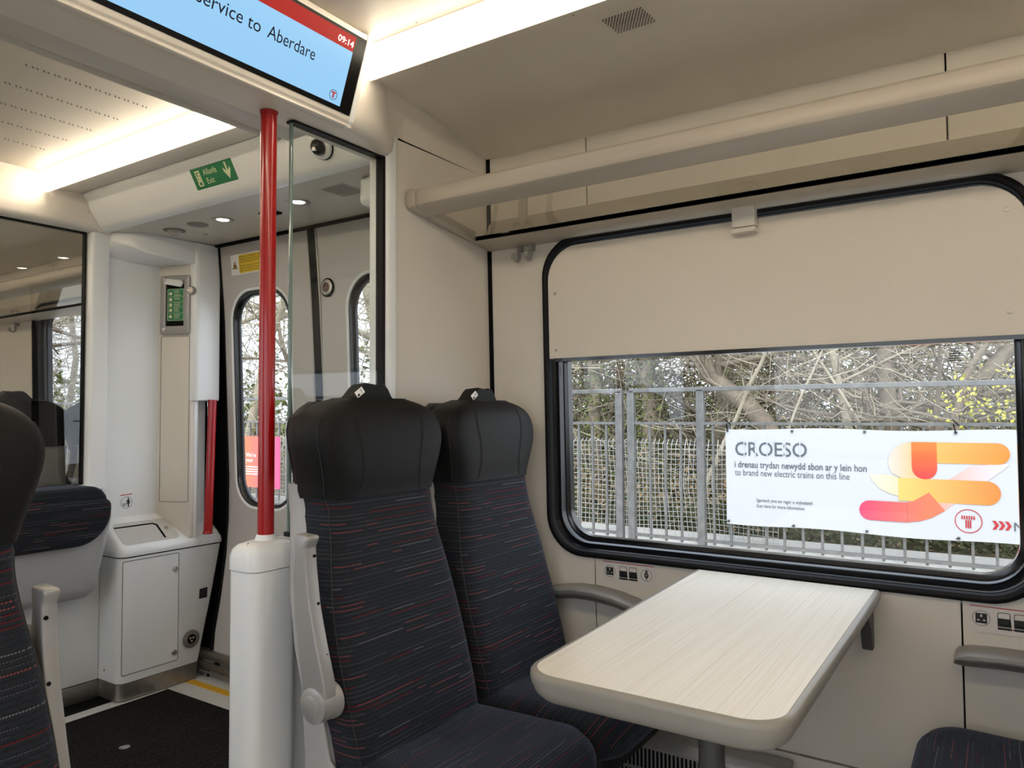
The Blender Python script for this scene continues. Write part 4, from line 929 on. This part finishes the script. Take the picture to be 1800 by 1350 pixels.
sk = MB().lathe((1.833, 2.775, lcz(1.83)), (0, 0, -1), [(.042, 0), (.042, .002), (.040, .003)], 32).build('ceiling_speaker', 'steel_dark'); tag(sk, 'flat round dark speaker disc between the downlight and the sensor', 'speaker')
sn = thing('ceiling_sensor', (1.836, 2.945, 1.99), 'round ceiling sensor with bulging lens above the emergency release', 'sensor')
MB().lathe((1.836, 2.945, lcz(1.836)), (0, 0, -1), [(.046, 0), (.045, .003), (.034, .004)], 32).build('bezel', 'steel_dark', sn)
MB().lathe((1.836, 2.945, lcz(1.836)-.003), (0, 0, -1), [(.030, 0), (.026, .012), (.014, .020), (.003, .022)], 24).build('lens', mat('milky', (.42, .40, .36), .25), sn, smooth=80)
s2 = MB().lathe((1.955, 2.905, lcz(1.95)), (0, 0, -1), [(.013, 0), (.012, .003), (.005, .004)], 20).build('ceiling_lock', 'steel'); tag(s2, 'tiny round ceiling lock near the column beside the door', 'lock')
dk = MB().box(1.86, 1.91, 2.34, 2.42, 1.984, 1.990).build('ceiling_slot', 'black'); tag(dk, 'small black slot in the low ceiling behind the red pole', 'vent')
vp = thing('speaker_grille', (1.84, 1.93, 1.99), 'square perforated speaker grille in the low ceiling behind the glass screen', 'grille')
MB().box(1.775, 1.905, 1.865, 1.995, 1.9885, 1.9895).build('plate', 'lowceil', vp)
holes([(1.785+i*.0085, 1.875+j*.0085) for i in range(13) for j in range(13)], 1.9880, .0030, parent=vp, name='perforation')
mbx = MB().box(1.765, 1.98, 1.60, 1.78, 1.895, 1.992).build('door_control_box', 'white_grp', bevel=.018, seg=4); tag(mbx, 'rounded white box under the low ceiling beside the wall post', 'box')
struct(MB().box(1.64, 2.16, 1.557, 1.60, 0, 1.992).build('wall_near_column', 'white_grp'))

# ------------------------------------------------------------------ outside: platform, fence, banner, trees
pf = struct(MB().box(2.45, 7.35, -14, 44, -.3, -.02).build('floor_platform', 'concrete'))
struct(MB().box(-30, 2.45, -14, 44, -1.2, -1.0).build('floor_ballast', 'earth'))
# sloping ground beyond
mbg = MB(); nxg, nyg = 14, 60
mbg.add([(7.35+i*1.6, -14+j*1.0, -.10+.03*i*i*.12+random.uniform(-.06, .06)*(i > 0)) for i in range(nxg+1) for j in range(nyg+1)], [(i*(nyg+1)+j, (i+1)*(nyg+1)+j, (i+1)*(nyg+1)+j+1, i*(nyg+1)+j+1) for i in range(nxg) for j in range(nyg)])
struct(mbg.build('floor_bank', 'earth'))
FX = 6.6
fn = thing('platform_fence', (FX, 4, 0), 'galvanised steel railing along the platform edge', 'fence')
cuts = [(-7, 3.0), (3.08, 9.2), (9.28, 22)]
for a, b in cuts:
    MB().box(FX-.03, FX+.03, a, b, 1.385, 1.425).build('top_rail', 'galv', fn, bevel=.004, seg=1)
    MB().box(FX-.02, FX+.02, a, b, 1.080, 1.105).build('mid_rail', 'galv', fn)
    MB().box(FX-.02, FX+.02, a, b, .02, .045).build('bottom_rail', 'galv', fn)
for y in (2.985, 3.11, 2.30, -.9, -4.0, 6.2, 9.15, 9.33, 12.4, 15.5, 18.5):
    MB().box(FX-.03, FX+.03, y-.035, y+.035, -.03, 1.40).build('post', 'galv', fn, bevel=.003, seg=1)
barm = None
y = -4.5
while y < 16:
    if all(abs(y-q) > .07 for q in (2.985, 3.11, 2.30, -.9, -4.0, 6.2, 9.15, 9.33, 12.4, 15.5)):
        if barm is None:
            barm = MB().box(-.010, .010, -.010, .010, .0, 1.09).build('bar', 'galv', fn)
            barm.location = (FX, y, 0)
        else:
            o = barm.copy(); C.objects.link(o); o.location = (FX, y, 0)
    y += .152
wm = MB(); MX = 6.9
for k in range(60):
    y = 1.7+k*.045; wm.tube([(MX+.04*math.sin(y*3), y, .0), (MX+.05*math.sin(y*4+1), y+.01, .5), (MX-.03, y, .87+.04*math.sin(y*2.4)), (MX+.05, y+.015, .93)], .0035, 3, False)
for k in range(19):
    wm.tube([(MX+.03*math.sin(y*3), y, .03+k*.048+.015*math.sin(y*3+k*.2)) for y in [1.7+i*.18 for i in range(16)]], .0035, 3, False)
wmo = wm.build('wire_mesh', mat('wire', (.62, .63, .62), .5, metal=.3)); tag(wmo, 'pale wire mesh roll behind the railing, left part of the window view', 'mesh', kind='stuff')
wm = MB()
for k in range(60):
    y = 6.5+k*.05; wm.tube([(MX, y, .0), (MX, y, .9)], .004, 3, False)
for k in range(16): wm.tube([(MX, 6.5, .03+k*.056), (MX, 9.5, .03+k*.056)], .004, 3, False)
tag(wm.build('wire_mesh', M['wire']), 'pale wire mesh behind the railing seen through the door window', 'mesh', kind='stuff')

# banner
BX = 6.555
bnr = thing('platform_banner', (BX, 0, .65), 'white CROESO welcome banner with orange ribbon graphic tied to the railing', 'banner')
NB = 40; vs = []; fs = []
def bz(y): return .02*math.sin(y*2.2)*0
def wob(y, z): return .0014*math.sin(y*9+z*3)+.0006*math.sin(y*21-z*7)
ys = [2.06-3.5*i/NB for i in range(NB+1)]; zs_ = [.215+(1.048-.215)*j/10 for j in range(11)]
for yb in ys:
    for z in zs_: vs.append((BX+wob(yb, z), yb, z+(.008*math.cos(yb*5) if z > 1.0 or z < .25 else 0)))
for i in range(NB):
    for j in range(10): fs.append((i*11+j, (i+1)*11+j, (i+1)*11+j+1, i*11+j+1))
bo = MB().add(vs, fs).build('cloth', 'banner', bnr, smooth=80)
mb = MB()
for y in (2.04, 1.49, .93, .30, -.3, -.9): mb.lathe((BX-.010, y, 1.030), (-1, 0, 0), [(.012, 0), (.012, .002), (.007, .003)], 12); mb.lathe((BX-.010, y, .235), (-1, 0, 0), [(.012, 0), (.012, .002), (.007, .003)], 12)
mb.build('eyelet', 'dark_grey', bnr)
mb = MB()
for y in (2.04, .30): mb.tube([(BX-.014, y, 1.030), (BX+.02, y+.015, 1.09), (BX+.08, y, 1.10), (BX+.02, y-.02, 1.085), (BX-.012, y+.02, 1.13)], .005, 5)
for y in (2.04, 1.49, .30): mb.tube([(BX-.014, y, .235), (BX+.03, y+.05, .22)], .004, 5)
mb.build('cable_tie', 'black', bnr)
BFm = Frame((BX-.003, 2.06, .215), (0, -1, 0), (0, 0, 1))
# pixel-measured print layout on the banner in metres from its lower left corner
mb = MB(); BFm.text(mb, 'CROESO', .085, .60, .170, 0, .0005, width=.60, bold=.0008); mb.build('headline', 'grey_print', bnr)
mb = MB()
for a in (.158, .255, .355, .408, .505, .625): BFm.plate(mb, [(a, .585), (a+.009, .585), (a+.009, .745), (a, .745)], .0005, .0008)
BFm.plate(mb, [(.085, .655), (.70, .655), (.70, .663), (.085, .663)], .0005, .0008) if False else None
mb.build('stencil_gap', 'banner', bnr)
mb = MB(); BFm.text(mb, 'i drenau trydan newydd sbon ar y lein hon', .078, .495, .080, 0, .0005, width=1.06, bold=.0010)
BFm.text(mb, 'to brand new electric trains on this line', .080, .425, .078, 0, .0005, width=.93); mb.build('message_text', 'grey_print', bnr)
mb = MB(); BFm.text(mb, 'Sganiwch yma am ragor o wybodaeth', .262, .203, .042, 0, .0005, width=.46); BFm.text(mb, 'Scan here for more information', .262, .155, .042, 0, .0005, width=.395); mb.build('small_text', 'dark_grey', bnr)
U = lambda px: (px-50)/1420*2.125; V = lambda py: .833-(py-478)/560*.833
def capsule(x0, x1, y0, y1, rl=True, rr=True, n=12):
    r = abs(V(y0)-V(y1))/2; cy = (V(y0)+V(y1))/2; a, b = U(x0), U(x1); out = []
    if rr: out += [(b-r+r*math.cos(t), cy+r*math.sin(t)) for t in [-PI/2+PI*i/n for i in range(n+1)]]
    else: out += [(b, cy-r), (b, cy+r)]
    if rl: out += [(a+r-r*math.cos(t), cy+r*math.sin(t)) for t in [PI/2-PI*i/n for i in range(n+1)]]
    else: out += [(a, cy+r), (a, cy-r)]
    return out
YB = lambda px: 2.06-U(px)
pale = (.86, .80, .72)
grad('rib_top', 1, YB(1030), YB(1450), (0.686, 0.406, 0.109), (0.671, 0.218, 0.031)); grad('rib_mid', 1, YB(820), YB(1200), (0.608, 0.577, 0.484), (0.686, 0.429, 0.117)); grad('rib_red', 2, .215+V(733), .215+V(540), (0.624, 0.031, 0.039), (0.655, 0.172, 0.023))
grad('rib_curve', 1, YB(900), YB(1030), (0.593, 0.546, 0.515), (0.671, 0.429, 0.218)); grad('rib_low', 1, YB(770), YB(1090), (0.608, 0.039, 0.125), (0.663, 0.156, 0.078)); grad('rib_diag', 1, YB(1050), YB(1400), (0.663, 0.250, 0.156), (0.624, 0.546, 0.562))
grad('rib_mid2', 1, YB(960), YB(1410), (0.702, 0.468, 0.125), (0.671, 0.187, 0.031))
rib = lambda poly, m, h: (BFm.plate(mb2, poly, 0, h))
def ribbon(poly, m, h, name='ribbon'):
    global mb2; mb2 = MB(); BFm.plate(mb2, poly, 0, h); return mb2.build(name, m, bnr)
def arcband(cx, cy, ro, ri, a0, a1, n=16):
    o_ = [(U(cx+ro*math.cos(a0+(a1-a0)*i/n)), V(cy-ro*math.sin(a0+(a1-a0)*i/n))) for i in range(n+1)]
    i_ = [(U(cx+ri*math.cos(a0+(a1-a0)*i/n)), V(cy-ri*math.sin(a0+(a1-a0)*i/n))) for i in range(n+1)]
    return o_+i_[::-1]
def quadband(poly_o, poly_i): return [(U(a), V(b)) for a, b in poly_o]+[(U(a), V(b)) for a, b in poly_i[::-1]]
cvo = []; cvi = []
for i in range(15):
    t = PI/2+PI/2*1.35*i/14; cvo.append((1040+126*math.cos(t), 650-110*math.sin(t))); cvi.append((1040+0*math.cos(t), 650-2*math.sin(t)))
ribbon([(U(a), V(b)) for a, b in cvo+[(980, 733), (1085, 733), (1040, 655)]], 'rib_curve', .0006)
ribbon([(U(a), V(b)) for a, b in [(980, 733), (912, 715), (822, 716), (835, 752), (870, 790), (915, 815), (975, 830), (1000, 832)]], 'rib_mid', .0004)
ribbon(capsule(960, 1410, 731, 850, False), 'rib_mid2', .0014); ribbon(capsule(1030, 1452, 541, 648, False), 'rib_top', .0014)
r_ = (U(1140)-U(1025))/2; ccx = (U(1140)+U(1025))/2; cyy = V(733)+r_
ribbon([(U(1140), V(541)), (U(1025), V(541))]+[(ccx-r_*math.cos(t), cyy-r_*math.sin(t)) for t in [PI*i/12 for i in range(13)]], 'rib_red', .0018)
ribbon([(U(a), V(b)) for a, b in [(1000, 858), (1060, 830), (1290, 655), (1452, 640), (1430, 665), (1180, 880), (1110, 930), (1050, 952), (985, 962)]], 'rib_diag', .0009)
ribbon(capsule(770, 1000, 858, 962, True, False), 'rib_low', .0018); ribbon([(U(a), V(b)) for a, b in [(999, 858), (1030, 848), (1100, 800), (1170, 890), (1110, 930), (1060, 950), (999, 962)]], 'rib_low', .0018)
mb = MB(); BFm.ring(mb, circ(U(1270), V(935), .089, 36), circ(U(1270), V(935), .083, 36), 0, .0008)
for k in range(6): BFm.plate(mb, [(U(1240)+k*.0155, V(926)), (U(1240)+k*.0155+.010, V(926)), (U(1240)+k*.0155+.008, V(908)), (U(1240)+k*.0155, V(908))], 0, .0008)
for k in range(3): BFm.plate(mb, [(U(1257)+k*.014, V(970)), (U(1257)+k*.014+.009, V(970)), (U(1257)+k*.014+.009, V(930)), (U(1257)+k*.014, V(930))], 0, .0008)
for k in range(3):
    a = 1370+k*26; BFm.plate(mb, [(U(a), V(925)), (U(a+14), V(925)), (U(a+28), V(946)), (U(a+14), V(968)), (U(a), V(968)), (U(a+14), V(946))], 0, .0008)
mb.build('logo', 'red_print', bnr)
mb = MB(); BFm.text(mb, 'M', U(1455), V(970), .095, 0, .0006); mb.build('lettering', 'grey_print', bnr)
# orange poster seen through the door window
ps = thing('orange_poster', (BX, 8.2, .5), 'orange and pink notice on the railing seen through the train door', 'poster')
grad('poster_grad', 1, 8.95, 8.0, (.88, .22, .05), (.75, .06, .22))
MB().box(BX-.004, BX+.004, 8.04, 9.25, .20, .895).build('board', 'poster_grad', ps)
PFm = Frame((BX-.005, 8.95, .20), (0, -1, 0), (0, 0, 1)); mb = MB(); PFm.text(mb, "We're", .20, .41, .085, 0, .0005); PFm.text(mb, 'your', .20, .34, .085, 0, .0005)
for k in range(4): PFm.plate(mb, [(.20, .27-k*.033), (.20+random.uniform(.5, .62), .27-k*.033), (.76, .283-k*.033), (.20, .283-k*.033)], 0, .0005)
mb.build('lettering', 'white_print', ps)

# trees: trunk + branches, each tree its own object
def fast_mesh(name, V_, F_, m, parent=None):
    me = bpy.data.meshes.new(name); V_ = np.asarray(V_, np.float32); F_ = np.asarray(F_, np.int32); k = F_.shape[1]
    me.vertices.add(len(V_)); me.vertices.foreach_set('co', V_.ravel()); me.loops.add(F_.size); me.loops.foreach_set('vertex_index', F_.ravel())
    me.polygons.add(len(F_)); me.polygons.foreach_set('loop_start', np.arange(0, F_.size, k, dtype=np.int32)); me.polygons.foreach_set('loop_total', np.full(len(F_), k, np.int32))
    me.update(calc_edges=True); me.materials.append(M[m]); o = bpy.data.objects.new(name, me); C.objects.link(o)
    if parent: o.parent = parent; o.matrix_parent_inverse = Matrix.Translation(-Vector(parent.location))
    return o
def tubes(segs, n=4):
    """segs: list of (pts Nx3, radii N) -> verts, quads"""
    V_ = []; F_ = []; off = 0
    ang = np.arange(n)*2*np.pi/n
    for P, r in segs:
        P = np.asarray(P); d = np.gradient(P, axis=0); d /= np.linalg.norm(d, axis=1, keepdims=True)+1e-9
        ref = np.array([.3, .2, 1.]) if abs(d[0][2]) < .9 else np.array([1., 0, 0])
        a = np.cross(d, ref); a /= np.linalg.norm(a, axis=1, keepdims=True)+1e-9; b = np.cross(d, a)
        ring = P[:, None, :]+(a[:, None, :]*np.cos(ang)[None, :, None]+b[:, None, :]*np.sin(ang)[None, :, None])*np.asarray(r)[:, None, None]
        V_.append(ring.reshape(-1, 3)); m_ = len(P)
        i = np.arange(m_-1)[:, None]*n; j = np.arange(n)[None, :]; j2 = (j+1) % n
        F_.append(np.stack([i+j, i+j2, i+n+j2, i+n+j], -1).reshape(-1, 4)+off); off += m_*n
    return np.concatenate(V_), np.concatenate(F_)
rng = np.random.RandomState(3)
def grow(p, d, L, r, depth, out, bend=.25, nseg=6):
    P = [np.array(p)]; d = np.array(d, float); d /= np.linalg.norm(d)
    for k in range(nseg):
        d = d+rng.normal(0, bend, 3)*.5+np.array([0, 0, .06]); d /= np.linalg.norm(d); P.append(P[-1]+d*L/nseg)
    rr = np.linspace(r, r*.45, nseg+1); out[depth].append((np.array(P), rr))
    if depth < 3:
        nb = (7, 5, 5)[depth]
        for k in range(nb):
            t = rng.uniform(.25, 1); i = min(nseg-1, int(t*nseg)); q = P[i]+(P[i+1]-P[i])*rng.rand()
            nd = d*.5+rng.normal(0, .75, 3); nd[2] = abs(nd[2])*.6+.1*rng.randn()
            grow(q, nd, L*rng.uniform(.35, .6), rr[i]*.55, depth+1, out, bend*1.3, max(3, nseg-1))
def tree(x, y, h, r, d, label, m='bark', ivy=0, leafm='ivy', path=None):
    t = thing('bare_tree', (x, y, -.1), label, 'tree', 'bare trees beyond the railing'); out = [[], [], [], []]
    if path is None: grow((x, y, -.15), d, h, r, 0, out)
    else:
        P = [np.array(p, float) for p in path]; P = [P[0]+(P[-1]-P[0])*0, *P[1:]]; Q = []
        for a, b in zip(P, P[1:]):
            for k in range(4): Q.append(a+(b-a)*k/4+rng.normal(0, r*.18, 3))
        Q.append(P[-1]); rr = np.linspace(r, r*.6, len(Q)); out[0].append((np.array(Q), rr))
        for k in range(11):
            i = rng.randint(3, len(Q)-1); nd = rng.normal(0, .8, 3); nd[2] = abs(nd[2])*.5; nd[0] = abs(nd[0])*.5-.1
            grow(Q[i], nd, h*rng.uniform(.2, .35), rr[i]*.4, 1, out, .3, 5)
    v, f = tubes(out[0], 7); fast_mesh('trunk', v, f, m, t)
    v, f = tubes(out[1]+out[2], 5); fast_mesh('branches', v, f, m, t)
    v, f = tubes(out[3], 3); o = fast_mesh('twigs', v, f, 'twig', t); o['kind'] = 'stuff'
    if ivy:
        P = out[0][0][0]; idx = rng.randint(0, len(P)-2, ivy); tt = rng.rand(ivy, 1); c = P[idx]*(1-tt)+P[idx+1]*tt+rng.normal(0, r*1.25, (ivy, 3))
        fast_mesh_leaves('ivy_leaves', c, .026, leafm, t)
def fast_mesh_leaves(name, c, s, m, parent=None):
    n = len(c); a = rng.normal(size=(n, 3)); a /= np.linalg.norm(a, axis=1, keepdims=True); b = np.cross(a, rng.normal(size=(n, 3))); b /= np.linalg.norm(b, axis=1, keepdims=True)
    sz = s*rng.uniform(.5, 1.3, (n, 1)); v = np.stack([c-a*sz, c+b*sz*.6, c+a*sz, c-b*sz*.6], 1).reshape(-1, 3)
    f = np.arange(n*4).reshape(-1, 4); o = fast_mesh(name, v, f, m, parent); o['kind'] = 'stuff'; return o
side = ['leaning left', 'leaning right', 'nearly upright']
specs = []
for x, pts, r, h, lab, m, iv in (
    (8.05, ((1.06, -.15), (1.65, .5), (2.15, 1.067), (3.015, 1.993), (3.9, 3.1), (4.4, 4.6)), .125, 5, 'thick leaning trunk crossing the window view above the left end of the banner', 'bark', 0),
    (8.10, ((1.05, -.15), (.80, .5), (.504, .994), (-.135, 1.863), (-.9, 3.0), (-1.2, 4.4)), .085, 5, 'leaning mossy trunk at the right end of the window view', 'bark', 60),
    (7.95, ((2.95, -.15), (2.70, .5), (2.42, 1.128), (2.076, 1.879), (1.7, 3.0)), .030, 3, 'slim pale stem rising beside the first thick trunk', 'bark_pale', 0),
    (8.15, ((1.15, -.15), (1.314, 1.07), (1.484, 1.905), (1.75, 3.6)), .050, 4, 'pale trunk leaning slightly left in the middle of the window view', 'bark_pale', 0),
    (8.35, ((.90, -.15), (.95, 1.1), (.99, 1.9), (1.1, 4.2)), .105, 5, 'grey upright trunk right of the middle of the window view', 'bark', 0),
    (8.60, ((3.60, -.15), (3.665, .666), (3.73, 1.8), (3.9, 4.5)), .115, 6, 'ivy-covered upright trunk behind the double fence post', 'bark', 2600),
    (8.60, ((4.40, -.15), (4.41, .65), (4.46, 1.8), (4.4, 4.5)), .10, 6, 'ivy-covered trunk at the left end of the window view', 'bark', 2200),
    (7.9, ((2.25, -.15), (1.78, 1.2), (1.45, 1.95), (1.0, 3.0)), .016, 2, 'very thin pale stem leaning right across the middle of the window view', 'bark_pale', 0),
    (8.0, ((.9, -.15), (1.2, 1.1), (1.72, 2.0), (2.3, 3.0)), .018, 2, 'very thin pale stem leaning left across the middle of the window view', 'bark_pale', 0),
    (9.0, ((2.85, -.15), (2.9, 1.0), (2.8, 2.0), (2.9, 4.4)), .13, 5, 'mossy trunk behind the thick leaning one', 'bark', 1800),
    (8.0, ((.25, -.15), (.36, 1.15), (.30, 1.5), (.04, 1.9)), .045, 1.5, 'short dark stem behind the yellow leaves', 'bark', 0)):
    tree(x, pts[0][0], h, r, None, lab, m, iv, 'ivy', [(x+.05*k, p, z) for k, (p, z) in enumerate(pts)])
for i in range(17):
    yy = 5.5+i*1.75; specs.append((9.0+2.5*rng.rand(), yy, 8+2*rng.rand(), .10+.05*rng.rand(), (.1*rng.randn(), .15*rng.randn(), 1), None, 'bark' if i % 2 else 'bark_pale', 900 if i % 3 == 0 else 0))
nt_ = 0
for s in specs:
    lab = s[5]
    if lab is None: lab = ('ivy-clad winter tree' if s[7] else 'bare dark-barked winter tree' if s[6] == 'bark' else 'bare pale-barked winter tree')+' seen through the door windows or far window'; nt_ += 1
    tree(s[0], s[1], s[2], s[3], s[4], lab, s[6], s[7])
# tangled undergrowth and thin branches
def tangle(n, x0, x1, y0, y1, zmax, L, r, m, label, name='undergrowth'):
    segs = []
    for k in range(n):
        p = np.array([rng.uniform(x0, x1), rng.uniform(y0, y1), rng.uniform(-.1, zmax)]); d = rng.normal(0, 1, 3); d[2] = d[2]*.6+.35; d /= np.linalg.norm(d); P = [p]
        for q in range(4): d = d+rng.normal(0, .25, 3); d /= np.linalg.norm(d); P.append(P[-1]+d*L*rng.uniform(.6, 1.3)/4)
        segs.append((np.array(P), np.linspace(r, r*.4, 5)*rng.uniform(.6, 1.5)))
    v, f = tubes(segs, 3); o = fast_mesh(name, v, f, m); tag(o, label, 'undergrowth', kind='stuff'); return o
tangle(3200, 8.7, 11.5, -1.5, 8.5, 2.7, 1.3, .0055, 'twig', 'pale tangled twigs and stems behind the railing')
tangle(2000, 8.8, 12.5, -1.5, 8.5, 3.2, 1.9, .011, 'bark', 'dark tangled branches behind the railing', 'thicket')
tangle(260, 7.75, 8.3, -1.5, 8.0, 2.4, 1.4, .006, 'bark_pale', 'loose pale stems just behind the railing')
tangle(4200, 8.0, 13, 7, 36, 6.0, 2.0, .010, 'bark_pale', 'tall bare twigs beyond the railing past the doors', 'thicket')
n = 60000; c = np.stack([rng.uniform(8.9, 14, n), rng.uniform(-2, 9, n), np.abs(rng.normal(0, 1.1, n))-.05], 1); tag(fast_mesh_leaves('ivy_bank', c, .030, 'ivy'), 'dark green ivy and bramble leaves on the bank', 'ivy', kind='stuff')
n = 16000; c = np.stack([7.4+np.abs(rng.normal(0, 1.6, n)), rng.uniform(-2, 9, n), np.abs(rng.normal(0, .35, n))-.03], 1); tag(fast_mesh_leaves('dead_leaves', c, .028, 'leaf_brown'), 'brown dead leaves and bracken on the bank', 'leaves', kind='stuff')
n = 16000; c = np.stack([rng.uniform(8.5, 16, n), rng.uniform(9, 40, n), np.abs(rng.normal(0, 1.1, n))], 1); tag(fast_mesh_leaves('ivy_bank', c, .08, 'ivy'), 'green ivy undergrowth beyond the railing past the doors', 'ivy', kind='stuff')
n = 16000; c = np.stack([rng.uniform(15, 19, n), rng.uniform(-4, 14, n), np.abs(rng.normal(0, 1.5, n))], 1); tag(fast_mesh_leaves('distant_thicket', c, .065, 'leaf_brown'), 'distant brown and green thicket closing the view', 'thicket', kind='stuff')
n = 22000; c = np.stack([rng.uniform(7.38, 9.2, n), rng.uniform(-2, 9, n), np.abs(rng.normal(0, .10, n))-.03], 1); tag(fast_mesh_leaves('ground_ivy', c, .034, 'ivy_dark'), 'dark ground ivy right behind the railing', 'ivy', kind='stuff')
cc = []
for (yy, zz, k) in ((.30, 1.30, 70), (.05, 1.22, 60), (-.05, 1.5, 30), (.42, 1.12, 40)):
    cc.append(np.array([8.0, yy, zz])+rng.normal(0, .09, (k, 3)))
tag(fast_mesh_leaves('yellow_leaves', np.concatenate(cc), .024, 'leaf_yellow'), 'bright yellow-green young leaves above the right end of the banner', 'leaves', kind='stuff')
